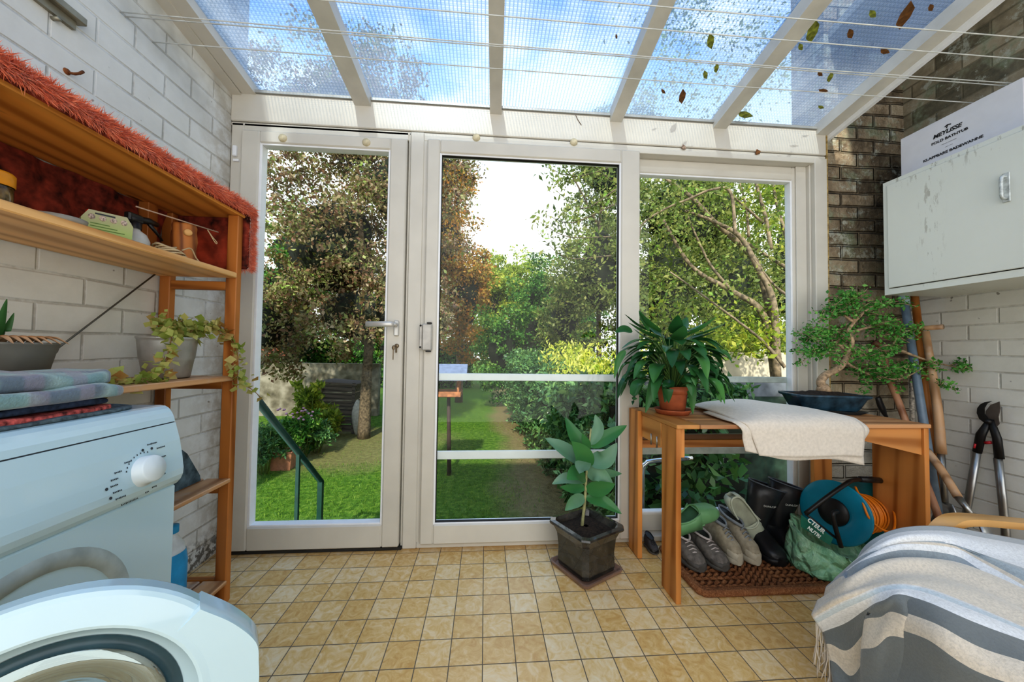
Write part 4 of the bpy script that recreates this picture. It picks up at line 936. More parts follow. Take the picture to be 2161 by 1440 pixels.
part('bucket_body', MB().lathe([(0, .002), (.07, .002), (.095, .22), (.10, .222), (.098, .225), (.090, .22), (.068, .02), (0, .02)], (2.10, 1.72, 0), 32), plain('dark_grey_plastic', (.035, .03, .03), .5), t)
mb = MB()
for k, (dx, dy, hh) in enumerate(((.03, .02, .40), (-.03, .03, .37), (.045, -.03, .33), (-.01, -.04, .42))): mb.tube([(2.10+dx*.5, 1.72+dy*.5, .03), (2.10+dx*1.6, 1.72+dy*1.3, hh)], .006, 8)
part('metal_rods', mb, M_chrome, t)['kind'] = 'stuff'; part('red_grip', MB().box(2.05, 2.075, 1.68, 1.70, .27, .33, b=.004), plain('dark_red', (.20, .02, .02), .4), t)
# ---- loppers
t = thing('loppers', at(2085, 1100, X=2.40)*[1, 1, 0], 'long-handled loppers with silver tubular arms leaning on the white brick wall', 'loppers')
lx = 2.415
def lp(px, py, dx=0): return at(px, py, X=lx+dx)
for pts in ([(2062, 952), (2045, 1050), (2033, 1120), (2027, 1150)], [(2106, 968), (2116, 1060), (2122, 1120), (2126, 1200)]):
    part('arm', MB().tube([lp(*p) for p in pts], .0135, 14, flat=(.8, 1.15)), M_steel, t)
part('sleeve', MB().tube([lp(2085, 893, -.005), lp(2070, 918), lp(2062, 955)], [.012, .018, .017], 12, flat=(.7, 1)), M_black, t)
part('sleeve', MB().tube([lp(2091, 888, -.005), lp(2104, 925), lp(2109, 968)], [.013, .016, .017], 12, flat=(.7, 1)), M_black, t)
part('red_bumper', MB().tube([lp(2079, 935), lp(2092, 934)], .007, 8).tube([lp(2058, 937, -.016), lp(2056, 946, -.016)], .004, 6), plain('red_rubber', (.45, .02, .03), .4), t)
def flatshape(pts, mat, nm, x0, th):
    P_ = [at(px, py, X=x0) for px, py in pts]; n = len(P_)
    vs = [tuple(p) for p in P_]+[(p[0]+th, p[1], p[2]) for p in P_]
    return part(nm, MB().add(vs, [tuple(range(n)), tuple(range(n, 2*n))[::-1]]+[(i, (i+1) % n, n+(i+1) % n, n+i) for i in range(n)], 0, False), mat, t)
flatshape([(2092, 895), (2076, 892), (2066, 884), (2061, 872), (2062, 862), (2068, 854), (2078, 849), (2092, 847), (2082, 852), (2076, 862), (2076, 874), (2084, 884), (2096, 886)], plain('black_blade', (.02, .02, .02), .35, .4), 'hook_blade', lx-.012, .006)
flatshape([(2078, 884), (2080, 868), (2090, 855), (2108, 848), (2110, 862), (2106, 880), (2108, 895), (2098, 905), (2086, 905)], plain('dark_steel_blade', (.12, .10, .09), .35, .6), 'cutting_blade', lx-.006, .005)
part('pivot', MB().cyl(lp(2086, 890, -.018), lp(2086, 890, 0), .011, n=18), M_black, t)
# ================================================================ FLOOR ITEMS
# ---- ficus
c = np.array([.487, 1.655, 0]); t = thing('ficus', c, 'young large-leaved plant in a square black glazed pot on the tiled floor', 'potted plant', rz=radians(28.6))
def sq(mb, prof, mi=0, ch=.22, cap=True):
    G = []
    for r, z in prof:
        k = r*ch; p = [(r, -r+k), (r, r-k), (r-k, r), (-r+k, r), (-r, r-k), (-r, -r+k), (-r+k, -r), (r-k, -r)]; G.append([(x, y, z) for x, y in p])
    mb.grid(G, mi, True)
    if cap: mb.add(G[0], [tuple(range(8))[::-1]], mi)
    for i in range(len(mb.sm)): mb.sm[i] = False
    return mb
part('saucer', sq(MB(), [(.105, .001), (.118, .004), (.124, .020), (.117, .021), (.105, .010), (.02, .009)], ch=.12), plain('brown_saucer', (.24, .15, .11), .45), t, local=True)
gz, gzt, _, _ = newmat('black_brown_glaze'); v = coords(gzt); nn = noise(gzt, v, 14, 5, .7); 
out(gzt, bsdf(gzt, ramp(gzt, nn, [(.35, (.012, .013, .013)), (.6, (.045, .042, .036)), (.8, (.12, .085, .05))]), .16, coat=.6, bump=nn, bs=.12))
part('pot_body', sq(MB(), [(.088, .011), (.098, .016), (.102, .035), (.100, .10), (.106, .16), (.118, .190), (.131, .198), (.134, .205), (.131, .212), (.112, .214), (.106, .200), (.098, .180)], ch=.20), gz, t, local=True)
part('soil', sq(MB(), [(.01, .197), (.06, .194), (.104, .186)], ch=.20, cap=False), M_soil, t, local=True)
cw = np.array([.487, 1.655, .19]); sm_ = MB(); lm_ = MB()
stp = [at(1228, 1105, Y=1.66), at(1234, 1060, Y=1.66), at(1238, 1000, Y=1.66), at(1242, 950, Y=1.66), at(1247, 905, Y=1.66)]; stp[0][2] = .19
L = smooth_poly(stp, 6); sm_.tube(L, list(np.linspace(.008, .004, len(L))), 8); part('stem', sm_, plain('ficus_stem', (.36, .36, .18), .7, var=.25, scale=40), t)
Lf = leafmat('ficus_leaves', [(.03, .12, .05), (.05, .19, .07), (.08, .26, .08)], .15, .22, big=6); Lf2 = leafmat('ficus_backs', [(.16, .28, .20), (.20, .34, .26), (.10, .26, .12)], .15, .3, big=6)
FL = [((1240, 985), (1190, 950), (1150, 925), .034, 0, -.02), ((1243, 960), (1215, 925), (1192, 880), .036, 0, .03), ((1246, 940), (1262, 905), (1256, 875), .026, 1, .0), ((1246, 945), (1285, 920), (1323, 898), .030, 0, .04), ((1240, 975), (1275, 970), (1302, 935), .040, 0, -.05), ((1238, 990), (1230, 960), (1207, 932), .040, 1, -.12),
      ((1238, 1000), (1262, 1000), (1295, 1025), .034, 0, -.06), ((1236, 1010), (1215, 1000), (1196, 1012), .036, 1, -.10), ((1236, 1015), (1195, 1010), (1165, 1022), .024, 0, -.02), ((1236, 1035), (1270, 1030), (1298, 1022), .032, 1, -.10), ((1234, 1050), (1210, 1060), (1192, 1078), .026, 1, -.08), ((1235, 1050), (1275, 1060), (1312, 1085), .026, 0, -.06),
      ((1242, 965), (1225, 985), (1222, 1000), .032, 0, -.13), ((1245, 950), (1235, 935), (1228, 915), .022, 1, -.06), ((1238, 1000), (1280, 1000), (1312, 1000), .020, 0, .05), ((1236, 1030), (1210, 1032), (1182, 1028), .022, 0, .03)]
for i, (a, b, c_, w_, m_, dy) in enumerate(FL):
    A_, B_, C_ = at(*a, Y=1.66), at(*b, Y=1.66+dy*.6), at(*c_, Y=1.66+dy)
    lm = MB(); nv_ = np.array([.25*sin(i*2.1), -.85, .45+.25*cos(i*1.7)]); blade(lm, [A_, B_, C_], w_*1.08, .22 if i % 2 else .35, curl=i, k=8, nrm=nv_); part('leaf', lm, Lf if i % 2 else Lf2, t)
for o_ in [x for x in bpy.data.objects if x.parent == t and x.name.split('.')[0] in ('leaf', 'stem')]:
    o_.matrix_local = Matrix.Rotation(-radians(28.6), 4, 'Z')
# ---- doormat
t = thing('doormat', (1.22, 1.58, 0), 'thick brown woven coir doormat under the bench', 'doormat')
cf, cft, _, _ = newmat('coir'); v = coords(cft); nn = noise(cft, v, 150, 4, .7); n2_ = noise(cft, v, 12, 2)
out(cft, bsdf(cft, ramp(cft, math_(cft, 'ADD', math_(cft, 'MULTIPLY', nn, .75), math_(cft, 'MULTIPLY', n2_, .25)), [(.3, (.12, .045, .02)), (.5, (.34, .14, .055)), (.72, (.60, .32, .15))]), .95, bump=nn, bs=1, bd=.01))
x0, x1, y0, y1 = .915, 1.535, 1.435, 1.775
L = smooth_poly([(x0, y0+.05, .014), (x0+.012, y0+.012, .014), (x0+.05, y0, .014), ((x0+x1)/2, y0, .014), (x1-.05, y0, .014), (x1-.012, y0+.012, .014), (x1, y0+.05, .014), (x1, y1-.04, .014), (x1-.04, y1, .014), ((x0+x1)/2, y1, .014), (x0+.04, y1, .014), (x0, y1-.04, .014)], 6, closed=True)
mb = MB(); mb.tube(L+[L[0]], .0145, 10, caps=False); L2_ = [((p-np.array([1.225, 1.605, .014]))*[.955, .92, 1]+np.array([1.225, 1.605, .014])) for p in L]; mb.tube(L2_+[L2_[0]], .012, 8, caps=False)
part('border', mb, cf, t)
mb = MB(); mb.box(x0+.02, x1-.02, y0+.02, y1-.02, .002, .007)
nx, ny = 17, 11
for i in range(nx):
    for j in range(ny):
        cx, cy = x0+.045+(x1-x0-.09)*i/(nx-1), y0+.035+(y1-y0-.07)*j/(ny-1); mid = abs(i-nx/2) < 2.3
        aa = .9 if mid else (.42 if (j % 2) else -.42); l_ = .019 if not mid else .024
        mb.tube([(cx-l_*cos(aa), cy-l_*sin(aa), .010), (cx, cy, .018), (cx+l_*cos(aa), cy+l_*sin(aa), .010)], [.006, .0085, .006], 6)
part('weave', mb, cf, t)
# ---- shoes
def loft(mb, secs, mi=0, n=20, cap=True):
    """secs: (x, y, z, half_w, h, exponent) cross sections stacked along y; bottom at z"""
    G = []
    for (x, y, z, w, h, e) in secs:
        ring = []
        for k in range(n):
            a_ = 2*pi*k/n; ca, sa = cos(a_), sin(a_)
            ring.append((x+w*abs(ca)**e*(1 if ca > 0 else -1), y, z+h/2+h/2*abs(sa)**e*(1 if sa > 0 else -1)))
        G.append(ring)
    mb.grid(G, mi, True)
    if cap: mb.add(G[0], [tuple(range(n))], mi); mb.add(G[-1], [tuple(range(n))[::-1]], mi)
    return mb
def shoe(nm, label, group, M, mats, kind='sneaker', local_cat='shoe'):
    """toe towards -y, heel +y, local coords, transformed by M"""
    t = thing(nm, M.translation, label, local_cat, group)
    rotm = M.to_3x3().to_4x4()
    def P_(n_, mb, mat):
        mb.v = [tuple(rotm @ Vector(p)) for p in mb.v]; return part(n_, mb, mat, t, local=True)
    w = .044
    if kind == 'sneaker':
        up = [(0, -.125, .020, .012, .018, .8), (0, -.118, .014, .028, .034, .8), (0, -.10, .012, .040, .048, .75), (0, -.06, .012, .046, .060, .75), (0, -.02, .012, .042, .080, .75), (0, .02, .012, .036, .086, .7), (0, .06, .012, .033, .086, .7), (0, .10, .012, .034, .094, .7), (0, .125, .014, .030, .098, .7), (0, .135, .02, .018, .08, .8)]
        P_('upper', loft(MB(), up), mats[0])
        so = [(s[0], s[1]*1.03, .0, s[3]*1.10+.002, .024, .6) for s in up]; P_('sole', loft(MB(), so), mats[1])
        ring = smooth_poly([(0, -.034, .096), (.026, -.004, .103), (.031, .05, .108), (.027, .10, .118), (0, .130, .124), (-.027, .10, .118), (-.031, .05, .108), (-.026, -.004, .103)], 5, closed=True)
        P_('collar', MB().tube(ring+[ring[0]], .0055, 8, caps=False), mats[2])
        P_('opening', MB().add([tuple(p*[.93, .97, 1]+np.array([0, 0, -.001])) for p in ring], [tuple(range(len(ring)))]), M_black)
        lc = MB()
        for k in range(4): lc.tube([(-.020, -.038-.014*k, .086-.009*k), (0, -.040-.014*k, .094-.009*k), (.020, -.038-.014*k, .086-.009*k)], .0028, 6)
        P_('laces', lc, mats[2]); P_('toe_cap', loft(MB(), [(0, -.130, .012, .018, .018, .8), (0, -.120, .008, .034, .032, .8), (0, -.100, .008, .0435, .044, .8), (0, -.088, .008, .0455, .046, .8)]), mats[3])
    elif kind == 'clog':
        up = [(0, -.125, .014, .014, .03, .8), (0, -.115, .006, .034, .052, .8), (0, -.09, .002, .047, .070, .75), (0, -.05, .0, .050, .082, .75), (0, -.015, .0, .046, .090, .75), (0, .0, .0, .044, .086, .72)]
        P_('upper', loft(MB(), up, cap=False).add([(p[0], p[1], p[2]) for p in [(0, -.125, .03)]], []), mats[0])
        bk = []
        for y, w_, h in ((0, .044, .086), (.03, .038, .060), (.07, .036, .052), (.105, .036, .056), (.128, .028, .060), (.138, .012, .058)):
            bk.append([(-w_, y, h), (-w_*1.04, y, h*.5), (-w_, y, .002), (0, y, .0), (w_, y, .002), (w_*1.04, y, h*.5), (w_, y, h)])
        o_ = P_('heel_cup', MB().grid(bk), mats[0]); md = o_.modifiers.new('s', 'SOLIDIFY'); md.thickness = .005
        P_('footbed', loft(MB(), [(0, -.02, .004, .042, .014, .7), (0, .05, .004, .034, .014, .7), (0, .12, .004, .030, .014, .7)]), mats[1])
        ring = smooth_poly([(0, -.012, .094), (.036, -.002, .080), (.040, .03, .062), (.037, .08, .056), (.025, .125, .062), (0, .138, .062), (-.025, .125, .062), (-.037, .08, .056), (-.040, .03, .062), (-.036, -.002, .080)], 4, closed=True)
        P_('rim', MB().tube(ring+[ring[0]], .0045, 8, caps=False), mats[0]); P_('opening', MB().add([tuple(p+np.array([0, 0, -.010])) for p in ring], [tuple(range(len(ring)))]), mats[2])
        P_('logo_patch', MB().ell((.043, -.025, .062), (.004, .010, .010), 10, 6), mats[3])
    return t
def TM(x, y, z, yaw=0, pitch=0, roll=0): return Matrix.Translation((x, y, z)) @ Matrix.Rotation(radians(yaw), 4, 'Z') @ Matrix.Rotation(radians(pitch), 4, 'X') @ Matrix.Rotation(radians(roll), 4, 'Y')
Msg, Msg2, Msgc, Mst = plain('grey_suede', (.17, .155, .14), .85, var=.2, scale=50), plain('grey_sole', (.10, .095, .085), .7), plain('pale_piping', (.52, .47, .46), .7), plain('toe_rubber', (.085, .08, .072), .6)
MZ = .022
shoe('grey_sneaker', 'grey lace-up sneaker with dark toe on the doormat, next to the bench leg', None, TM(.985, 1.685, MZ, 4), [Msg, Msg2, Msgc, Mst])
shoe('grey_sneaker', 'grey lace-up sneaker with dark toe on the doormat, next to the beige shoes', None, TM(1.090, 1.685, MZ, 8), [Msg, Msg2, Msgc, Mst])
Mbe, Mbe2 = plain('beige_suede', (.36, .32, .24), .85, var=.12, scale=60), plain('beige_sole', (.46, .42, .33), .7)
shoe('beige_shoe', 'beige ankle shoe with blue collar on the doormat, beside the grey sneakers', None, TM(1.192, 1.705, MZ, 6, -1) @ Matrix.Diagonal((.82, .88, 1.5, 1)), [Mbe, Mbe2, plain('grey_collar', (.26, .29, .32), .8), Mbe2])
shoe('beige_shoe', 'beige ankle shoe with blue collar on the doormat, beside the black rubber boots', None, TM(1.277, 1.700, MZ, 8, -1) @ Matrix.Diagonal((.82, .88, 1.5, 1)), [Mbe, Mbe2, plain('grey_collar', (.26, .29, .32), .8), Mbe2])
Mgc = plain('green_foam', (.16, .36, .17), .45, var=.06); Mcc = plain('cream_foam', (.50, .54, .44), .5, var=.06)
shoe('green_clog', 'green garden clog resting on top of the grey sneakers', None, TM(1.065, 1.715, .165, 97, -14, -8), [Mgc, Mgc, plain('green_inside', (.05, .14, .06), .7), plain('peach_patch', (.55, .40, .25), .6)], 'clog', 'clog')
_y = -Vector((.50, -.12, -.85)).normalized(); _z = Vector((-.25, -.95, .15)); _z = (_z-_y*_z.dot(_y)).normalized(); _x = _y.cross(_z)
CL = Matrix((_x, _y, _z)).transposed().to_4x4(); CL.translation = Vector(tuple(at(1568, 1092, Y=1.77)))
shoe('cream_clog', 'pale cream garden clog standing on its toe behind the beige shoes', None, CL, [Mcc, Mcc, plain('cream_inside', (.34, .36, .28), .7), Mcc], 'clog', 'clog')
shoe('dark_shoe', 'dark grey shoe half hidden behind the left bench leg', None, TM(.868, 1.785, 0, 5) @ Matrix.Diagonal((.5, .35, .6, 1)), [plain('charcoal_suede', (.06, .06, .065), .8), Msg2, M_black, M_black])
# boots
def boot(label, x, y, zr, lean):
    t = thing('rubber_boot', (x, y, MZ), label, 'boot', None, rz=0)
    G = []
    for i, (z, cy, w, d, cx) in enumerate(((.050, .055, .040, .048, 0), (.085, .055, .040, .046, 0), (.12, .052, .046, .047, -.004), (.19, .050, .064, .055, -.016), (.262, .048, .078, .062, -.030), (.318, .046, .088, .068, -.042))):
        G.append([(x+cx*lean+w*cos(a_), y+cy+d*sin(a_), MZ+z+(-.028*cos(a_)*(1 if i == 5 else .35 if i == 4 else 0))) for a_ in np.linspace(0, 2*pi, 28, endpoint=False)])
    o_ = part('shaft', MB().grid(G, closed=True), M_rubber, t); md = o_.modifiers.new('s', 'SOLIDIFY'); md.thickness = .004; md.offset = -1
    rim = [tuple(Vector(p)+Vector((0, 0, .001))) for p in G[-1]]; part('top_rim', MB().tube(rim+[rim[0]], .0035, 6, caps=False), plain('boot_rim', (.10, .12, .15), .35), t)
    ft = [(0, -.135, .018, .016, .025, .8), (0, -.122, .014, .034, .045, .8), (0, -.095, .012, .043, .060, .75), (0, -.05, .012, .045, .075, .75), (0, .0, .012, .042, .105, .75), (0, .05, .012, .041, .12, .75), (0, .095, .014, .036, .10, .75), (0, .105, .02, .02, .07, .8)]
    part('foot', loft(MB(), [(x+a_, y+b_*(.82 if b_ < 0 else 1), MZ+c_, d_*1.1, e_, f_) for a_, b_, c_, d_, e_, f_ in ft]), M_rubber, t)
    part('sole', loft(MB(), [(x+a_, y+b_*1.03*(.82 if b_ < 0 else 1), MZ, d_*1.2+.003, .034, .6) for a_, b_, c_, d_, e_, f_ in ft]), M_black, t)
    q = (x-.016*lean-.015, y+.004); 
    text('DUNLOP', .013, (x-.016*lean-.005, y-.022, MZ+.235), (pi/2, 0, -.35), plain('pale_print', (.6, .62, .6), .5), t)
    return t
boot('tall black rubber boot beside the beige shoes', 1.400, 1.690, 0, -1.5)
boot('tall black rubber boot beside the green plastic bag', 1.528, 1.70, 0, -1.3)
# ---- green bag
gb, gbt, _, _ = newmat('green_plastic_bag'); v = coords(gbt); vo = N(gbt, 'ShaderNodeTexVoronoi', {'Vector': v, 'Scale': 14.0}, feature='DISTANCE_TO_EDGE').outputs['Distance']; nn = noise(gbt, v, 6, 5, .7, 1.5)
p_ = bsdf(gbt, ramp(gbt, nn, [(.3, (.16, .46, .27)), (.5, (.36, .70, .47)), (.7, (.58, .86, .68))]), .28, bump=math_(gbt, 'ADD', math_(gbt, 'MULTIPLY', sstep(gbt, vo, 0, .25), .5), nn), bs=.8, bd=.03, spec=.6)
out(gbt, p_)
t = thing('plastic_bag', (1.75, 1.58, 0), 'crumpled green plastic carrier bag with white lettering under the cable reel', 'bag')
G = []; g = np.random.default_rng(77)
cen = np.array([1.735, 1.57]); 
for i, (z, s_) in enumerate(((.002, .80), (.012, .98), (.035, 1.04), (.065, 1.02), (.095, .98), (.115, 1.0), (.105, .93), (.06, .85), (.03, .5), (.025, .02))):
    ring = []
    for k in range(72):
        a_ = 2*pi*k/72; w_ = 1+.03*sin(a_*5+i*.8)+.018*sin(a_*11-i)
        left_up = max(0, -cos(a_+.2))**2
        ex_ = (.10*left_up if z > .05 else 0)
        ring.append((cen[0]+.275*s_*w_*cos(a_)*(1+.1*ex_), cen[1]+.155*s_*w_*sin(a_), z+ex_*(z/.11)+.008*sin(a_*7+i)*(1 if 2 < i < 8 else 0)+.05*max(0, sin(a_))**2*(z/.11)))
    G.append(ring)
G = np.array(G); G[..., 2] = np.maximum(G[..., 2], .001); G[..., 1] = np.minimum(G[..., 1], 1.84); part('bag_body', MB().grid(G, closed=True), gb, t)
part('inner_block', MB().box(1.90, 2.02, 1.50, 1.57, .03, .13, b=.01), plain('pale_green_box', (.36, .60, .38), .5, var=.2, scale=60), t)
Mw = plain('white_print', (.78, .86, .82), .5)
def surf_text(body, size, c0, ux, upv):
    ux = Vector(ux).normalized(); upv = Vector(upv); upv = (upv-ux*upv.dot(ux)).normalized(); nz_ = ux.cross(upv)
    cu = bpy.data.curves.new('lettering', 'FONT'); cu.body = body; cu.size = size; cu.extrude = .0006; cu.offset = .0008; cu.align_x = 'CENTER'; cu.materials.append(Mw)
    o = bpy.data.objects.new('lettering', cu); COL.objects.link(o); o.parent = t
    Mx_ = Matrix((ux, upv, nz_)).transposed().to_4x4(); Mx_.translation = Vector(c0)-Vector(t.location); o.location, o.rotation_euler, _ = Mx_.decompose()[0], Mx_.to_euler(), 0
A_, B_ = at(1694, 1100, Y=1.46), at(1755, 1150, Y=1.425)
part('dark_band', MB().add([tuple(at(1690, 1086, Y=1.47)), tuple(at(1690, 1112, Y=1.455)), tuple(at(1752, 1152, Y=1.43)), tuple(at(1758, 1136, Y=1.44))], [(0, 1, 2, 3)], 0, False), plain('bag_dark_print', (.01, .14, .09), .35), t)
surf_text('CTEUR', .024, at(1720, 1113, Y=1.430), B_-A_, (0, .1, 1)); surf_text('NUTRI', .019, at(1716, 1126, Y=1.425), B_-A_, (0, .1, 1))
# ---- cable reel
c1 = at(1762, 1081, Y=1.53); c2 = Vector(tuple(at(1836, 1083, Y=1.615))); nv = (Vector(tuple(c1))-c2).normalized(); t = thing('cable_reel', (1.80, 1.58, .1), 'teal cable reel wound with orange cable, with a black frame, resting on the green bag', 'cable reel')
Mte = plain('teal_plastic', (.005, .22, .34), .3, var=.05)
part('front_disc', MB().lathe([(.02, .0), (.135, .0), (.139, .003), (.139, .010), (.134, .012), (.06, .013), (.05, .006), (0, .006)], c1, 56, axis=nv), Mte, t)
part('rear_disc', MB().lathe([(.0, .0), (.150, .0), (.152, .004), (.150, .010), (.0, .012)], c2, 56, axis=nv), plain('deep_teal', (.005, .14, .15), .35), t)
part('hub', MB().lathe([(.060, .0), (.060, .016), (.052, .024), (.022, .026), (0, .026)], c1, 40, axis=nv), M_black, t)
cab = MB(); qn = Vector((0, 0, 1)).rotation_difference(nv); g = np.random.default_rng(8)
for k in range(17):
    f_ = (k+.5)/17; cc_ = Vector(c1).lerp(c2, f_*.92+.05); rr_ = .100-.030*f_+.009*(k % 2)-.004*(k % 3)
    cab.tube([cc_+qn @ Vector((rr_*cos(a_), rr_*sin(a_), .004*sin(a_+k))) for a_ in np.linspace(0, 2*pi, 36)], .0048, 6, caps=False)
Mor = plain('orange_cable', (.85, .25, .015), .35, var=.12)
part('wound_cable', cab, Mor, t)
def rp(px, py, y): return at(px, py, Y=y)
part('loose_loop', MB().tube(smooth_poly([rp(1805, 1028, 1.50), rp(1820, 1060, 1.44), rp(1835, 1095, 1.41), rp(1862, 1118, 1.42), rp(1885, 1120, 1.45), rp(1888, 1090, 1.50), rp(1878, 1060, 1.54)], 8), .0045, 7), Mor, t)
h_ = MB(); h_.tube(smooth_poly([rp(1700, 1085, 1.475), rp(1745, 1050, 1.46), rp(1785, 1022, 1.47), rp(1800, 1014, 1.50), rp(1830, 1011, 1.54)], 5), .009, 10); h_.tube([rp(1815, 1012, 1.52), rp(1870, 1015, 1.58)], .0135, 12)
h_.tube([rp(1700, 1085, 1.475), rp(1772, 1142, 1.45)], .005, 8)
part('carry_frame', h_, M_black, t); part('crank', MB().tube(smooth_poly([rp(1768, 1080, 1.458), rp(1758, 1085, 1.448), rp(1762, 1110, 1.445), rp(1775, 1155, 1.445)], 5), .009, 10), M_black, t)
# ---- armchair with striped blanket
t = thing('armchair', (1.45, .78, 0), 'bentwood armchair with pale curved armrests, mostly covered by a striped blanket', 'armchair')
def strap(mb, L, w, th):
    L = [np.array(p, float) for p in L]; G = []
    for i, p in enumerate(L):
        d = L[min(i+1, len(L)-1)]-L[max(i-1, 0)]; d /= np.linalg.norm(d); s_ = np.array([d[1]*0-.0, 1.0, 0]); s_ = s_-d*np.dot(s_, d); s_ /= np.linalg.norm(s_); u = np.cross(d, s_)
        if u[2] < 0: u = -u
        G.append([p-s_*w/2-u*th/2, p+s_*w/2-u*th/2, p+s_*w/2+u*th/2, p-s_*w/2+u*th/2])
    mb.grid(G, 0, True); mb.add(G[0], [(0, 1, 2, 3)]); mb.add(G[-1], [(3, 2, 1, 0)])
    for i in range(len(mb.sm)): mb.sm[i] = False
    return mb
YA = 1.075
arm = smooth_poly([(1.50, YA, .20), (1.485, YA, .34), (1.50, YA, .415), (1.545, YA, .462), (1.61, YA, .474), (1.75, YA, .462), (1.95, YA, .44), (2.10, YA, .43)], 6)
part('arm', strap(MB(), arm, .052, .022), M_birch, t)
part('arm', strap(MB(), [p*[1, 1, 1]+np.array([0, -.70, 0]) for p in arm], .052, .022), M_birch, t)
for y in (YA, YA-.70): part('leg_runner', strap(MB(), smooth_poly([(1.50, y, .20), (1.50, y, .06), (1.56, y, .016), (1.75, y, .012), (2.10, y, .012)], 5), .052, .022), M_birch, t)
part('seat_frame', MB().box(1.15, 2.0, YA-.64, YA-.06, .27, .33, b=.01), M_birch, t)
part('seat_cushion', MB().box(1.14, 2.0, YA-.65, YA-.05, .33, .385, b=.02), plain('dark_cushion', (.05, .05, .05), .9), t)
part('crossbar', MB().box(1.16, 1.19, YA-.66, YA-.03, .10, .28, b=.005), M_birch, t)
bk = [[(1805,1195,.30),(1835,1150,.42),(1900,1119,.462),(1990,1114,.462),(2080,1128,.455),(2200,1150,.44)],
 [(1782,1215,.29),(1845,1160,.425),(1900,1134,.470),(1990,1131,.470),(2080,1150,.462),(2200,1175,.448)],
 [(1765,1228,.28),(1830,1175,.415),(1910,1146,.458),(1995,1146,.462),(2080,1176,.452),(2200,1222,.44)],
 [(1752,1243,.28),(1822,1192,.405),(1900,1160,.445),(2010,1162,.446),(2080,1190,.440),(2200,1252,.425)],
 [(1740,1262,.27),(1800,1216,.395),(1885,1184,.436),(1990,1192,.438),(2080,1228,.432),(2200,1290,.42)],
 [(1727,1282,.265),(1785,1246,.37),(1860,1214,.420),(1955,1216,.430),(2065,1250,.428),(2200,1318,.415)],
 [(1716,1300,.26),(1785,1268,.35),(1880,1240,.418),(1950,1243,.430),(2050,1278,.425),(2200,1343,.41)],
 [(1735,1332,.20),(1800,1302,.29),(1868,1270,.395),(1915,1260,.422),(2020,1303,.422),(2200,1373,.405)],
 [(1745,1362,.17),(1803,1362,.22),(1862,1306,.345),(1908,1290,.395),(2020,1343,.402),(2200,1418,.395)],
 [(1752,1402,.12),(1812,1420,.15),(1850,1372,.27),(1903,1332,.345),(2000,1380,.365),(2200,1480,.36)],
 [(1760,1450,.08),(1818,1480,.10),(1848,1450,.17),(1900,1420,.24),(2000,1470,.27),(2200,1570,.28)],
 [(1768,1540,.03),(1830,1560,.04),(1860,1560,.08),(1900,1560,.12),(2010,1640,.14),(2200,1760,.16)]]
BG = smooth_grid([[at(px, py, Z=z) for px, py, z in r_] for r_ in bk], 10, 14)
i_, j_ = np.meshgrid(np.arange(BG.shape[0]), np.arange(BG.shape[1]), indexing='ij'); u_ = j_/j_.max(); w_ = i_/i_.max()
fold = .013*np.sin(w_*46+u_*5.0)*np.exp(-((w_-.33)/.2)**2)*(1-.4*u_)+.006*np.sin(w_*30-u_*9)*np.exp(-((w_-.5)/.12)**2)*np.exp(-(u_/.4)**2)+.016*np.sin(u_*26+1)*np.clip((w_-.60)/.3, 0, 1)*(1-.5*u_)
BG[..., 2] += fold
crease = np.exp(-((w_-(.30+.02*np.sin(u_*4)))/.018)**2)*.018; BG[..., 2] -= crease*(u_ > .12)
lo_ = np.clip((w_-.63)/.09, 0, 1); BG[..., 1] += (.040*np.exp(-((u_-.655)/.045)**2)-.018*np.exp(-((u_-.55)/.05)**2)+.022*np.exp(-((u_-.36)/.05)**2))*lo_; BG[..., 2] -= .012*np.exp(-((u_-.655)/.045)**2)*lo_
tb = thing('striped_blanket', (1.2, .85, .38), 'cream and grey striped woollen blanket with a fringe, thrown over the armchair', 'blanket')
bm_, bt_, _, _ = newmat('striped_wool'); uv = N(bt_, 'ShaderNodeTexCoord').outputs['UV']; su = sepxyz(bt_, uv); nn = noise(bt_, coords(bt_), 170, 3, .75)
cr, wh, gr, bl = (.66, .60, .51), (.78, .80, .82), (.165, .185, .19), (.36, .42, .46)
W = lambda k: k/11.
stops = [(0, bl), (W(.55), wh), (W(1.9), bl), (W(2.75), cr), (W(2.9), wh), (W(3.15), (.30, .35, .39)), (W(3.45), cr), (W(6.0), (.66, .68, .70)), (W(6.08), (.55, .64, .70)), (W(6.32), wh), (W(7.0), gr), (W(8.0), cr), (W(8.95), gr), (W(10.4), cr)]
c_ = ramp(bt_, su[1], stops, 'CONSTANT')
c_ = mix(bt_, math_(bt_, 'MULTIPLY', sstep(bt_, nn, .35, .7), .5), c_, mix(bt_, .5, c_, (.10, .11, .12)))
out(bt_, bsdf(bt_, c_, .95, bump=nn, bs=.35, bd=.003, sheen=.5, spec=.1))
o = part('cloth', MB().grid(BG, uv=True), bm_, tb); md = o.modifiers.new('s', 'SOLIDIFY'); md.thickness = .005; md.offset = -1
g = np.random.default_rng(10); fr = MB(); nfr = 0
for i in range(64, BG.shape[0]-14, 1):
    p = BG[i, 0]
    for s_ in range(1):
        L_ = .085+.03*g.random(); q = p+np.array([g.normal()*.012-.004, g.normal()*.010, -L_]); q[2] = max(q[2], .004)
        fr.tube(smooth_poly([p, (p+q)/2+g.normal(size=3)*.006, q], 3), .0017, 4)
part('fringe', fr, plain('fringe_wool', (.56, .50, .42), .95), tb)
G = [[(at(px, py, Z=z)+np.array([.0, .0, 0])) for px, py, z in r_] for r_ in ([(1800, 1215, .30), (1822, 1190, .36), (1850, 1165, .41)], [(1795, 1235, .22), (1815, 1215, .26), (1840, 1195, .33)], [(1800, 1262, .12), (1815, 1250, .15), (1835, 1235, .2)])]

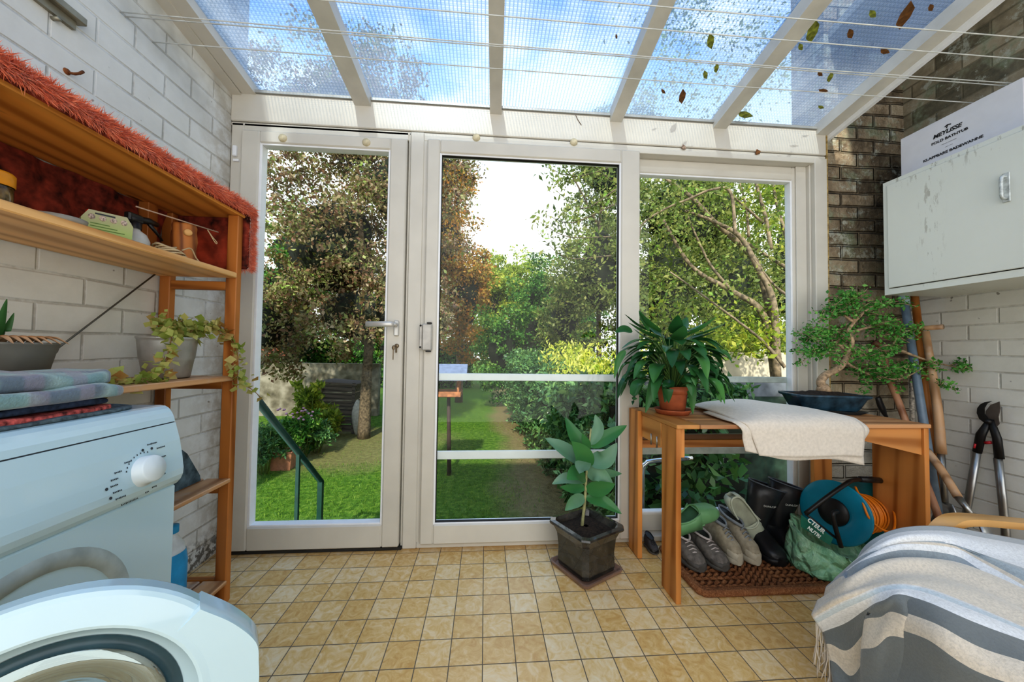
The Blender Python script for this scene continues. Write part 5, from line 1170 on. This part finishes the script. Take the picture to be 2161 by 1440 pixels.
# ================================================================ OUTSIDE
GZ = -.8
def leaf_blob_points(c, r, n, nb, shell=.55, br=(.25, .5), seed=0):
    """points on many small clumps inside an ellipsoid"""
    g = np.random.default_rng(seed)
    c = np.array(c, float); r = np.array(r, float)
    u = g.normal(size=(nb, 3)); u /= np.linalg.norm(u, axis=1)[:, None]
    rad = (shell + (1-shell)*g.random(nb))[:, None]
    B = c + u*rad*r
    b = g.uniform(br[0], br[1], nb)
    k = g.integers(0, nb, n)
    v = g.normal(size=(n, 3)); v /= np.linalg.norm(v, axis=1)[:, None]
    return B[k] + v*b[k][:, None]*(.35+.65*g.random(n)[:, None])*np.array([1.15, 1.15, .7])
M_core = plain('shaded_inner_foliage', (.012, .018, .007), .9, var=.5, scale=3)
M_bark = plain('bark', (.16, .12, .075), .85, var=.35, scale=25, bs=.6)
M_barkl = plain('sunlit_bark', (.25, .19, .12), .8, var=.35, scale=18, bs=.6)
L_beech = leafmat('copper_beech_leaves', [(.05, .045, .018), (.15, .11, .055), (.30, .16, .10), (.17, .23, .055), (.46, .34, .22), (.34, .48, .11)], .3, big=1.0)
L_autumn = leafmat('autumn_leaves', [(.06, .06, .02), (.20, .17, .03), (.42, .22, .04), (.60, .24, .04), (.50, .40, .08), (.62, .34, .12)], .35, big=.9)
L_green = leafmat('garden_leaves', [(.015, .05, .010), (.035, .13, .02), (.07, .22, .035), (.16, .36, .06), (.34, .46, .10)], .35, big=1.1)
L_olive = leafmat('olive_leaves', [(.045, .065, .015), (.12, .17, .04), (.21, .27, .07), (.36, .36, .11), (.26, .46, .08)], .35, big=1.6)
L_laurel = leafmat('laurel_leaves', [(.02, .06, .025), (.05, .14, .05), (.10, .22, .08), (.17, .34, .11), (.30, .45, .14)], .2, .3, big=1.3)
L_yellow = leafmat('sunlit_tip_leaves', [(.25, .38, .04), (.50, .58, .06), (.75, .72, .12), (.80, .78, .25)], .4, big=2)  # yellow stands for sunlight on the hedge tips
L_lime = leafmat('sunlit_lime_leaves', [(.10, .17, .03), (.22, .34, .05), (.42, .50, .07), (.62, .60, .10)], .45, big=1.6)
def tree(name, label, cat, base, crowns, n, size, mat, trunk=None, tr=.09, core=.40, asp=.55, group=None, seed=1, br=(.25, .5), nb=None, barkm=None, shell=.30):
    t = thing(name, base, label, cat, group)
    P_ = []
    tot = sum(np.prod(r)**.66 for c, r in crowns)
    for i, (c, r) in enumerate(crowns):
        m = int(n*np.prod(r)**.66/tot)
        P_.append(leaf_blob_points(c, r, m, nb or max(12, m//160), shell=shell, br=br, seed=seed+i))
    Cc = np.concatenate(P_); Cc = Cc[Cc[:, 2] > GZ+.05]
    V, Fq = leaf_quads(Cc, size, asp, up=.35)
    leaves_mesh('foliage', V, Fq, [mat], t)
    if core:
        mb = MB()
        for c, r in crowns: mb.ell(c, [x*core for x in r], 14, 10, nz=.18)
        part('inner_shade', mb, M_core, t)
    if trunk:
        mb = MB()
        for line, r0, r1 in trunk: mb.tube(smooth_poly(line, 5), list(np.linspace(r0, r1, (len(line)-1)*5+1)), 9)
        part('trunk', mb, barkm or M_bark, t)
    return t
# lawn
gm, gt, _, _ = newmat('lawn_green')
v = coords(gt); n1 = noise(gt, v, .75, 4, .6); n2 = noise(gt, v, 14, 4, .7)
c = ramp(gt, n2, [(.3, (.04, .09, .012)), (.5, (.08, .17, .02)), (.72, (.20, .29, .045))])
s_ = sepxyz(gt, v)
bare = math_(gt, 'MULTIPLY', sstep(gt, math_(gt, 'ADD', math_(gt, 'MULTIPLY', s_[0], .9), math_(gt, 'MULTIPLY', n1, 1.1)), .55, 1.05), 1.0)
dd = N(gt, 'ShaderNodeVectorMath', {0: v, 1: (-2.35, 7.0, GZ)}, operation='DISTANCE').outputs['Value']
bare2 = math_(gt, 'MULTIPLY', sstep(gt, math_(gt, 'ADD', dd, math_(gt, 'MULTIPLY', n1, 1.6)), 2.7, 1.7), 1.3, clamp=True)
c = mix(gt, math_(gt, 'MAXIMUM', math_(gt, 'MULTIPLY', bare, .8), math_(gt, 'MULTIPLY', bare2, .6)), c, mix(gt, n2, (.15, .10, .05), (.34, .25, .15)))
out(gt, bsdf(gt, c, .9, bump=n2, bs=.8, bd=.04, spec=.1))
lw = MB(); G = [[(x, y, GZ) for x in np.linspace(-25, 25, 30)] for y in np.linspace(1.95, 70, 40)]
o = part('lawn', lw.grid(G), gm); o['kind'] = 'structure'
n = 52000; g = np.random.default_rng(3)
Yg = 2.4+g.random(n)**1.6*9; Xg = g.uniform(-.62, .16, n)*(Yg+.3)
keep = ~((Xg > .15+.35*np.sin(Yg*1.7)) & (g.random(n) < .8)) & ~((np.hypot(Xg+2.35, Yg-7.0) < 1.25) & (g.random(n) < .85)) & (Yg < 9.8); Xg, Yg = Xg[keep], Yg[keep]; n = len(Xg)
C0 = np.stack([Xg, Yg, np.full(n, GZ)], 1); dr = np.stack([g.normal(size=n)*.35, g.normal(size=n)*.35, np.ones(n)], 1)
V, Fq = leaf_quads(C0, .035, .12, up=0, dirs=dr)
o = leaves_mesh('grass', V, Fq, [leafmat('grass_blades', [(.04, .10, .01), (.08, .18, .02), (.15, .29, .03), (.30, .40, .07)], .3, big=.8)]); tag(o, 'short bright green grass of the back lawn', 'grass', kind='stuff')
# big copper beech behind the left door
b = at(768, 925, Z=GZ)
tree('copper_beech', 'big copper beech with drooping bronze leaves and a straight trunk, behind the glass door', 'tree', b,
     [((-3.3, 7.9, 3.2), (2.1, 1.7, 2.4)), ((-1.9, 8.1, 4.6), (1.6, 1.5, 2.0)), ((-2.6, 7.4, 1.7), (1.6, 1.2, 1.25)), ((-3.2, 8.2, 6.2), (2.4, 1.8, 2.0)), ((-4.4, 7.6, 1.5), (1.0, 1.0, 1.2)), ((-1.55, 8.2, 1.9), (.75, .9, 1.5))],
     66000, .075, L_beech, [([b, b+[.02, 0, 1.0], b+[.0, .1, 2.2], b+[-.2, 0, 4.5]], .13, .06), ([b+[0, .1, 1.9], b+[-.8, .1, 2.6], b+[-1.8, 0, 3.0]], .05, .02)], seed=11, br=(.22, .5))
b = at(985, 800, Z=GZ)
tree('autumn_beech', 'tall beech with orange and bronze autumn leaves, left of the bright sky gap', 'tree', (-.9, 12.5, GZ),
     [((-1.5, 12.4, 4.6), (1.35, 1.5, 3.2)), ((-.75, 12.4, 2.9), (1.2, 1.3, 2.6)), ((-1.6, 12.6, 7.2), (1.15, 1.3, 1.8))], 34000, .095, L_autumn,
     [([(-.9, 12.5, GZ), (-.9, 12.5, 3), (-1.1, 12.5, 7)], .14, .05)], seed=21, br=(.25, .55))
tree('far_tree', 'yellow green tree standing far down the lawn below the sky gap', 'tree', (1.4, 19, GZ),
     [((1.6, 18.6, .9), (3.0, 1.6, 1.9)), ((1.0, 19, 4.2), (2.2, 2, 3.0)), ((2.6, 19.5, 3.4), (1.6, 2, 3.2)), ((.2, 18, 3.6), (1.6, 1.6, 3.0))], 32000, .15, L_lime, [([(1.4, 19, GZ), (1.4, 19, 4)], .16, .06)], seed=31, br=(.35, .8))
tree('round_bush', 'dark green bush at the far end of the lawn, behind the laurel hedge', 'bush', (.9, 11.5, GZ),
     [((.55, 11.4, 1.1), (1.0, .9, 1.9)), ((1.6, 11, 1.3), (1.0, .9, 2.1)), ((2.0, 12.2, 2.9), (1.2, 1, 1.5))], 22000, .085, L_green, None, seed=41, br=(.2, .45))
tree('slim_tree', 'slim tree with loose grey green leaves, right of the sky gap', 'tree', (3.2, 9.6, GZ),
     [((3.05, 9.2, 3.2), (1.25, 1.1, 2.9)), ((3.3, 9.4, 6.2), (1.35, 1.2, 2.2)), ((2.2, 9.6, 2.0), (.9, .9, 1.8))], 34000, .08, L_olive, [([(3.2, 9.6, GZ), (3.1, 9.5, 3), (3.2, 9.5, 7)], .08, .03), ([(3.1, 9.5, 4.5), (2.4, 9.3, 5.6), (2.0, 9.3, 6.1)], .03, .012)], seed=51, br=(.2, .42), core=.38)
# loose hanging twigs in the sky gap
t = thing('overhanging_branch', (2.9, 7.0, 5.2), 'thin branch with separate dark leaves hanging into the bright sky', 'branch')
mb = MB(); LC = []; g = np.random.default_rng(5)
for (a, b2, c2) in (((1300, 350), (1215, 372), (1150, 352)), ((1300, 400), (1230, 440), (1170, 400)), ((1300, 430), (1210, 470), (1155, 455)), ((1290, 500), (1200, 500), (1140, 470)), ((1290, 540), (1200, 545), (1150, 510)), ((1290, 380), (1240, 345), (1180, 340))):
    L = smooth_poly([at(*a, Y=7.0), at(*b2, Y=6.9), at(*c2, Y=6.8)], 8); mb.tube(L, list(np.linspace(.016, .004, len(L))), 5)
    for p in L[2:]:
        for _ in range(9): LC.append(p+g.normal(size=3)*.13)
part('twigs', mb, M_bark, t); V, Fq = leaf_quads(np.array(LC), .10, .45, up=.5); leaves_mesh('foliage', V, Fq, [L_olive], t)
# laurel hedge (continuous) and its tips, coloured yellow as if sunlit
g = np.random.default_rng(8)
def hedge(name, label, x0f, depth, y0, y1, top, n, size, mat, seed):
    g = np.random.default_rng(seed); ys = y0+(y1-y0)*g.random(n)**1.5
    xl = x0f(ys); k = g.random(n)
    face = k < .5
    zt = top(ys)
    X = np.where(face, xl+np.abs(g.normal(size=n))*.10, xl+g.random(n)*depth)
    Zz = np.where(face, GZ+g.random(n)*(zt-GZ), zt-np.abs(g.normal(size=n))*.14)
    X += .13*np.sin(ys*5+Zz*4)+.10*np.sin(ys*11-Zz*7); Zz += .09*np.sin(ys*7+X*6)
    X += np.where(Zz < GZ+.3, .1, 0)
    C_ = np.stack([X, ys, np.maximum(Zz, GZ+.04)], 1)
    V, Fq = leaf_quads(C_, size, .42, up=.25)
    t = thing(name, (x0f(np.array([y0]))[0]+.3, y0+.2, GZ), label, 'hedge')
    leaves_mesh('foliage', V, Fq, [mat], t)
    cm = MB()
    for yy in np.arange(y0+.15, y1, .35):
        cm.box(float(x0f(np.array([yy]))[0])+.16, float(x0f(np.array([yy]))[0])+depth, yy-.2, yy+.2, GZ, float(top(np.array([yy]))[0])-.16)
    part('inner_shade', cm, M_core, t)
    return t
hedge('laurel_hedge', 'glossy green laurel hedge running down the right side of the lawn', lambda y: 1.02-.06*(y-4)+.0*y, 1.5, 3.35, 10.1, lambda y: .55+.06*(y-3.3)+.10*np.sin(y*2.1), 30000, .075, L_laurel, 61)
g = np.random.default_rng(9); LC = []; DD = []
for i in range(150):
    y = 4.0+g.random()*3.2; x = 1.1+g.random()*1.0-.03*(y-4); z0 = .48+.06*(y-3.3)
    h_ = .15+g.random()*.45
    for k in range(14): LC.append((x+g.normal()*.04, y+g.normal()*.04, z0+h_*k/14)); DD.append((g.normal(), g.normal(), 1.0))
V, Fq = leaf_quads(np.array(LC), .07, .4, up=-.3, dirs=np.array(DD))
o = leaves_mesh('sunlit_hedge_tips', V, Fq, [L_yellow], None, origin=(1.6, 5, .5)); tag(o, 'laurel hedge shoots coloured bright yellow green as if sunlit', 'shrub')
# leafy shrub close behind the fixed window
tree('aucuba_bush', 'glossy broad-leaved bush close behind the fixed window, seen below the bench', 'bush', (1.35, 2.65, GZ),
     [((1.35, 2.75, -.25), (.45, .35, .75)), ((1.75, 2.95, .25), (.45, .35, .42)), ((1.3, 3.0, .15), (.4, .3, .3))], 3200, .10, L_laurel, None, seed=71, br=(.12, .28), nb=50, core=.6)
# white boundary wall, slate slope
o = part('garden_wall', MB().box(2.3, 7.5, 5.6, 5.8, GZ, 1.05), plain('cream_render', (.62, .55, .42), .85, var=.12, scale=5)); tag(o, 'cream rendered garden wall behind the branching tree', 'garden wall')
o['kind'] = 'thing'
mb = MB().prism([(1.7, .55), (4.4, .55), (4.4, .62), (3.6, .70), (2.3, .80), (1.7, .74)], 3.7, 3.78); 
o = part('slate_panel', mb, plain('slate_grey', (.13, .145, .165), .6, var=.3, scale=7), origin=(3, 3.7, GZ)); tag(o, 'dark grey slate-clad low wall sloping down below the cream garden wall', 'low wall')
o = part('mossy_low_wall', MB().box(1.7, 4.4, 3.7, 3.9, GZ, .549), plain('mossy_dark', (.035, .07, .045), .9, var=.5, scale=5)); o['kind'] = 'thing'; tag(o, 'dark mossy wall face below the slate panel', 'low wall')
# many-limbed tree in the fixed window
LM = [([(1640,830),(1612,668),(1545,615),(1459,562),(1395,457)],4.6,.055,.02), ([(1640,800),(1632,640),(1597,562),(1560,498),(1500,465),(1450,446)],4.5,.05,.018),
 ([(1640,760),(1612,600),(1582,536),(1507,468),(1459,416),(1395,371)],4.7,.055,.022), ([(1668,570),(1612,536),(1552,495)],4.9,.03,.015), ([(1627,525),(1616,461),(1594,382)],4.7,.028,.02),
 ([(1552,495),(1541,405),(1500,401),(1459,418),(1402,442),(1357,472),(1348,502)],4.4,.022,.012), ([(1657,776),(1620,731),(1582,697),(1481,622),(1414,574)],4.1,.022,.010),
 ([(1661,506),(1642,442),(1631,390)],4.9,.026,.016), ([(1612,472),(1537,405)],4.8,.02,.012), ([(1665,626),(1632,600),(1590,545)],4.5,.02,.01), ([(1545,615),(1500,560),(1470,500),(1440,430)],4.8,.022,.012), ([(1580,500),(1575,440),(1560,380)],4.9,.02,.01)]
t = thing('branching_tree', at(1650, 880, Y=4.6)*[1, 1, 0]+[0, 0, GZ], 'old tree with many leaning sunlit limbs behind the fixed window', 'tree')
mb = MB(); LC = []; g = np.random.default_rng(15)
bp = at(1650, 880, Y=4.6); mb.tube([(bp[0], 4.6, GZ), tuple(bp), tuple(at(1640, 800, Y=4.6))], [.13, .11, .09], 10)
for pts, y, r0, r1 in LM:
    L = smooth_poly([at(*p, Y=y+.12*k) for k, p in enumerate(pts)], 6); mb.tube(L, list(np.linspace(r0, r1, len(L))), 8)
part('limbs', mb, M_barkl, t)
for i in range(420):
    px, py = g.uniform(1340, 1690), g.uniform(360, 738)
    c0 = at(px, py, Y=g.uniform(4.6, 6.4))
    if py > 620 and g.random() < .0: continue
    for k in range(24): LC.append(c0+g.normal(size=3)*[.17, .17, .10])
for i in range(360):
    c0 = at(g.uniform(1370, 2120), g.uniform(-260, 300), Y=g.uniform(4.8, 7.5))
    if c0[2] < 3.0: continue
    for k in range(30): LC.append(c0+g.normal(size=3)*[.24, .24, .12])
V, Fq = leaf_quads(np.array(LC), .066, .5, up=.3); leaves_mesh('foliage', V, Fq, [L_olive], t)
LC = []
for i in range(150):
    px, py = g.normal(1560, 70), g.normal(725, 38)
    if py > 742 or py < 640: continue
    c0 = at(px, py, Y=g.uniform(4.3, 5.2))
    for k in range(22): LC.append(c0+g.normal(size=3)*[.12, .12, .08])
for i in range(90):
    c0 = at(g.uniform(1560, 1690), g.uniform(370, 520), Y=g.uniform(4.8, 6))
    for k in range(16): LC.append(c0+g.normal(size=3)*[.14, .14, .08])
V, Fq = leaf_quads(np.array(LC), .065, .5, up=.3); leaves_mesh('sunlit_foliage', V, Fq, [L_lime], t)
tree('dense_bush', 'dense dark green bush filling the view behind the branching tree', 'bush', (5.6, 9.3, GZ),
     [((4.9, 9.3, 2.6), (1.5, 1.1, 3.2)), ((6.9, 9.3, 2.4), (1.7, 1.1, 3.2)), ((5.8, 9.5, 5.0), (2.4, 1.2, 2.0)), ((8.6, 9, 3.4), (1.4, 1.1, 3.2))], 34000, .10, L_olive, None, seed=81, br=(.25, .55), core=.5)
# tall screen of trees closing the far end
e1_, e2_ = at(425, -30, Y=2.9), at(590, 112, Y=3.9)
t = thing('neighbour_house', (-4.2, 3.4, GZ), 'corner of the neighbouring house with a brown timber eave, seen through the roof sheet', 'house')
part('wall', MB().box(-5.6, -3.25, 2.6, 4.0, GZ, 4.3), plain('grey_house_wall', (.22, .26, .28), .8, var=.2), t); part('eave', MB().box(-3.4, -2.9, 2.4, 4.2, 4.3, 4.48).box(-3.25, -3.1, 2.6, 4.0, 4.1, 4.3), plain('brown_timber', (.30, .20, .13), .7), t)
for i, (x, y, r, h_, lab) in enumerate(((-8.6, 15.2, 2.6, 5, 'dark green tree beyond the stone garden wall, at the edge of the glass door'), (-4.8, 20.5, 2.8, 5.6, 'dark green tree far behind the copper beech'), (5.8, 24, 3.8, 5, 'broad dark tree far behind the slim tree'))):
    tree('background_tree', lab, 'tree', (x, y, GZ), [((x, y, h_*.45), (r, 1.6, h_*.75)), ((x+.8, y+.5, h_), (r*.8, 1.5, 2.2))], 12000, .14, L_green, [([(x, y, GZ), (x, y, 3)], .15, .1)], seed=91+i, br=(.3, .7), core=.55)
g = np.random.default_rng(14); n = 26000
Cb = np.stack([g.uniform(-17, -.6, n), 17+np.abs(g.normal(size=n))*.3, GZ+g.random(n)*2.5], 1); Cb[:, 2] += .25*np.sin(Cb[:, 0]*2.3)*(Cb[:, 2] > 1)
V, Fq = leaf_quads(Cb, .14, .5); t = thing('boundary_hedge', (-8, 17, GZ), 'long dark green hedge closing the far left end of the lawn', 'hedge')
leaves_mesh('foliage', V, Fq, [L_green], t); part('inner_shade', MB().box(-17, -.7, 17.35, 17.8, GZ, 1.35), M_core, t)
# stone garden wall at the left, neighbour roof
sm, st_, _, _ = newmat('old_stone_wall'); v = coords(st_); n1 = noise(st_, v, 3, 5, .65); vo = N(st_, 'ShaderNodeTexVoronoi', {'Vector': v, 'Scale': 5.0}).outputs['Distance']
out(st_, bsdf(st_, ramp(st_, math_(st_, 'ADD', math_(st_, 'MULTIPLY', n1, .8), math_(st_, 'MULTIPLY', vo, .3)), [(.3, (.05, .045, .03)), (.5, (.16, .14, .10)), (.7, (.32, .29, .23))]), .9, bump=n1, bs=.8, bd=.03))
o = part('boundary_wall', MB().box(-9, -2.9, 9.9, 10.1, GZ, .62), sm, origin=(-6, 10, GZ)); tag(o, 'old brown stone boundary wall in shade under the copper beech', 'garden wall')
t = thing('garden_shed', (-8.2, 12, GZ), 'low shed with a red tiled roof beyond the stone garden wall', 'shed')
part('shed_wall', MB().box(-9.4, -7.2, 11.4, 13, GZ, .75), plain('dull_render', (.30, .28, .25), .8), t); part('roof', MB().prism([(-9.6, .75), (-7.0, .75), (-8.3, 1.5)], 11.2, 13.2), M_terra, t)
# composter
t = thing('compost_bin', at(712, 915, Z=GZ), 'weathered grey slatted compost bin beside the beech trunk', 'compost bin')
c0 = at(712, 915, Z=GZ); wd = wood('weathered_grey', (.16, .13, .11), (.06, .05, .045), 'x', rough=.9)
mb = MB()
for i in range(6): mb.box(c0[0]-.38, c0[0]+.34, c0[1]-.02, c0[1]+.0, GZ+.04+i*.17, GZ+.185+i*.17); mb.box(c0[0]+.34, c0[0]+.36, c0[1]-.02, c0[1]+.7, GZ+.04+i*.17, GZ+.185+i*.17)
part('slats', mb, wd, t); mb = MB()
for x in (-.38, .30): part('corner_post', MB().box(c0[0]+x, c0[0]+x+.06, c0[1]-.05, c0[1]-.02, GZ, GZ+1.08), wd, t)
part('lid', MB().prism([(c0[0]-.42, GZ+1.08), (c0[0]+.40, GZ+1.02), (c0[0]+.40, GZ+1.06), (c0[0]-.42, GZ+1.12)], c0[1]-.06, c0[1]+.72), wd, t)
o = part('white_sack', MB().ell((c0[0]+.44, c0[1]-.1, GZ+.36), (.10, .12, .38), 14, 10, nz=.12), plain('white_sack', (.62, .60, .55), .7), origin=(c0[0]+.44, c0[1]-.1, GZ)); tag(o, 'upright white sack leaning against the compost bin', 'sack')
# pot and plants by the wall
c0 = at(600, 988, Z=GZ); t = thing('garden_pot', c0, 'square terracotta pot standing on the lawn behind the green handrail', 'plant pot')
def sqpot(mb, c, b, tp, h_, th=.02, mi=0, ang=0):
    Mr = Matrix.Translation(Vector(c)) @ Matrix.Rotation(ang, 4, 'Z'); prof = [(b, 0), (tp, h_), (tp-th, h_), (b-th, .03)]
    vs = [Mr @ Vector((sx*r, sy*r, z)) for r, z in prof for sx, sy in ((-1, -1), (1, -1), (1, 1), (-1, 1))]
    fs = [(i*4+k, i*4+(k+1) % 4, (i+1)*4+(k+1) % 4, (i+1)*4+k) for i in range(3) for k in range(4)]+[(12, 13, 14, 15), (3, 2, 1, 0)]
    return mb.add(vs, fs, mi, False)
part('pot_body', sqpot(MB(), c0, .13, .16, .27, ang=.1), plain('pale_terracotta', (.50, .22, .13), .8, var=.12), t)
V, Fq = leaf_quads(leaf_blob_points(c0+[0, 0, .42], (.18, .18, .18), 900, 20, br=(.05, .1), seed=3), .05, .5, up=-.2); leaves_mesh('foliage', V, Fq, [L_green], t)
for i, (px, py, h_, r, mt, nm, lab, sz) in enumerate(((556, 1000, .75, .26, L_laurel, 'grey_green_bush', 'low grey green bush left of the square terracotta pot', .05), (640, 965, .80, .30, L_green, 'flower_bush', 'mixed leafy bush with pink flowers between the pot and the compost bin', .06),
       (648, 930, 1.35, .30, L_lime, 'tall_spurge', 'tall yellow green plant with upright stems beside the compost bin', .09), (690, 925, .62, .30, L_lime, 'garden_fern', 'bright green fern growing in front of the compost bin', .10), (668, 955, .5, .32, L_laurel, 'lavender_clump', 'low blue green clump at the edge of the lawn', .06))):
    c0 = at(px, py, Z=GZ); t = thing(nm, c0, lab, 'bush' if 'bush' in nm or 'clump' in nm else 'plant')
    V, Fq = leaf_quads(leaf_blob_points(c0+[0, 0, h_*.55], (r, r, h_*.45), 2600, 34, br=(.06, .14), seed=30+i, shell=.3), sz, .4, up=-.25); leaves_mesh('foliage', V, Fq, [mt], t)
    mb = MB()
    for k in range(9): a = k*2.4; mb.tube([c0+[.05*cos(a), .05*sin(a), 0], c0+[r*.6*cos(a), r*.6*sin(a), h_*.85]], [.008, .004], 5)
    part('stems', mb, plain('green_stem', (.20, .26, .06), .7), t)
    if nm == 'flower_bush':
        fb = MB(); g = np.random.default_rng(2)
        for k in range(22): p = c0+[g.normal()*.2, g.normal()*.15-.1, h_*(.75+.3*g.random())]; fb.ell(p, (.022, .022, .018), 8, 5)
        part('flowers', fb, plain('pink_petals', (.55, .30, .42), .6), t)['kind'] = 'stuff'
# bird table
c0 = at(948, 1003, Z=GZ); x, y = c0[0], c0[1]; top = at(945, 832, Y=y)[2]
t = thing('bird_table', c0, 'wooden bird table on a dark post standing on the lawn', 'bird table')
part('post', MB().tube([(x, y, GZ), (x-.03, y, top)], [.032, .026], 10), plain('dark_post', (.055, .035, .03), .8), t)
part('tray', MB().box(x-.42, x+.16, y-.22, y+.22, top-.02, top+.05, b=.01), plain('orange_wood', (.42, .17, .07), .7, var=.3), t)
mb = MB()
for sx in (-.38, .12):
    for sy in (-.18, .18): part('corner_post', MB().box(x+sx-.015, x+sx+.015, y+sy-.015, y+sy+.015, top+.05, top+.26), plain('orange_wood', (.42, .17, .07), .7), t)
part('roof', MB().prism([(y-.32, top+.22), (y, top+.40), (y+.32, top+.22), (y+.32, top+.25), (y, top+.44), (y-.32, top+.25)], x-.50, x+.24, axis='x'), plain('blue_grey_felt', (.16, .20, .30), .6, var=.15), t)
# green handrail at the steps
A = at(545, 848, Y=2.25); B = at(677, 1016, Y=3.3); Cc = at(617, 965, Y=2.85)
t = thing('handrail', (B[0], B[1], GZ), 'dark green metal handrail sloping down beside the garden steps', 'handrail')
A2 = A + (A-B)*.35
part('rail', MB().tube([A2, B, B+np.array([0, 0, -.02])], .024, 10, flat=(.7, 1.2)), plain('dark_green_paint', (.01, .055, .04), .35), t)
Cr = A+(B-A)*.55
for q_, w_ in ((B, .02), (Cr, .012), (A2, .012)): part('upright', MB().box(q_[0]-w_, q_[0]+w_, q_[1]-w_, q_[1]+w_, GZ, q_[2]), plain('dark_green_paint', (.01, .055, .04), .35), t)
# bright metal rail near the fixed window
L = smooth_poly([at(1356, 1130, Y=2.3), at(1356, 1000, Y=2.3), at(1362, 980, Y=2.3), at(1380, 973, Y=2.3), at(1460, 967, Y=2.3)], 5); L = [np.array([L[0][0], L[0][1], GZ])]+list(L)
o = part('tube_rail', MB().tube(L, .016, 12), M_chrome, origin=L[0]); tag(o, 'bright bent metal tube rail outside, below the bench', 'rail')

# ---------------------------------------------------------------- camera
cd = bpy.data.cameras.new('camera'); cam = bpy.data.objects.new('camera', cd); COL.objects.link(cam)
Mx = Matrix(((R[0][0], R[0][2], -R[0][1], CAM[0]), (R[1][0], R[1][2], -R[1][1], CAM[1]), (R[2][0], R[2][2], -R[2][1], CAM[2]), (0, 0, 0, 1)))
cam.matrix_world = Mx; cd.sensor_fit = 'HORIZONTAL'; cd.sensor_width = 36; cd.lens = 36*F/2161; cd.clip_start = .02; cd.clip_end = 300
bpy.context.scene.camera = cam
# ---------------------------------------------------------------- light
w = bpy.data.worlds.new('world'); bpy.context.scene.world = w; w.use_nodes = True; nt = w.node_tree; nt.nodes.clear()
g = N(nt, 'ShaderNodeTexCoord').outputs['Generated']; s = sepxyz(nt, g)
pv = N(nt, 'ShaderNodeVectorMath', {0: g, 1: N(nt, 'ShaderNodeCombineXYZ', {0: math_(nt, 'ADD', s[2], .35), 1: math_(nt, 'ADD', s[2], .35), 2: math_(nt, 'ADD', s[2], .35)}).outputs[0]}, operation='DIVIDE').outputs[0]
pv = N(nt, 'ShaderNodeMapping', {'Vector': pv, 'Location': (3.3, .6, 0)}).outputs[0]
cl = noise(nt, pv, 2.3, 6, .55)
sky = ramp(nt, s[2], [(.0, (.80, .88, .98)), (.35, (.45, .68, .98)), (.8, (.12, .38, .88))])
cm = math_(nt, 'MAXIMUM', sstep(nt, cl, .46, .60), sstep(nt, s[2], .60, .40))
cc = ramp(nt, noise(nt, pv, 5, 4), [(.3, (.78, .82, .90)), (.5, (1.0, 1.0, 1.0))])
cf = mix(nt, cm, sky, cc)
bg = N(nt, 'ShaderNodeBackground', {'Color': cf, 'Strength': 1.75})
N(nt, 'ShaderNodeOutputWorld', {'Surface': bg.outputs[0]})
def lamp(name, kind, loc, rot, **kw):
    l = bpy.data.lights.new(name, kind); o = bpy.data.objects.new(name, l); COL.objects.link(o); o.location = loc; o.rotation_euler = rot
    for k_, v_ in kw.items(): setattr(l, k_, v_)
    return o
sd = Vector((.10, .75, -.62)).normalized()
lamp('sun', 'SUN', (0, -5, 8), sd.to_track_quat('-Z', 'Y').to_euler(), energy=5.0, angle=radians(1.5), color=(1, .93, .80))
lamp('fill_light', 'AREA', (.55, YF+.07, 1.66), Vector((0, 1, 0)).to_track_quat('-Z', 'Y').to_euler(), energy=72, shape='RECTANGLE', size=3.6, size_y=3.2, color=(1, .985, .96))  # added fill behind the camera, the room has no such lamp
bpy.context.view_layer.update()
for o in [x for x in bpy.data.objects if x.type == 'FONT']:
    me = bpy.data.meshes.new_from_object(o); q = bpy.data.objects.new('print', me); COL.objects.link(q)
    q.parent = o.parent; q.location = o.location; q.rotation_euler = o.rotation_euler; q.scale = o.scale; nm = o.name.split('.')[0]
    bpy.data.objects.remove(o); q.name = nm
sc = bpy.context.scene
sc.view_settings.view_transform = 'Standard'; sc.view_settings.look = 'Medium High Contrast'; sc.view_settings.exposure = -0.10
sc.cycles.max_bounces = 10; sc.cycles.transparent_max_bounces = 16; sc.cycles.diffuse_bounces = 4; sc.cycles.glossy_bounces = 4
sc.cycles.use_denoising = True; sc.cycles.sample_clamp_indirect = 8
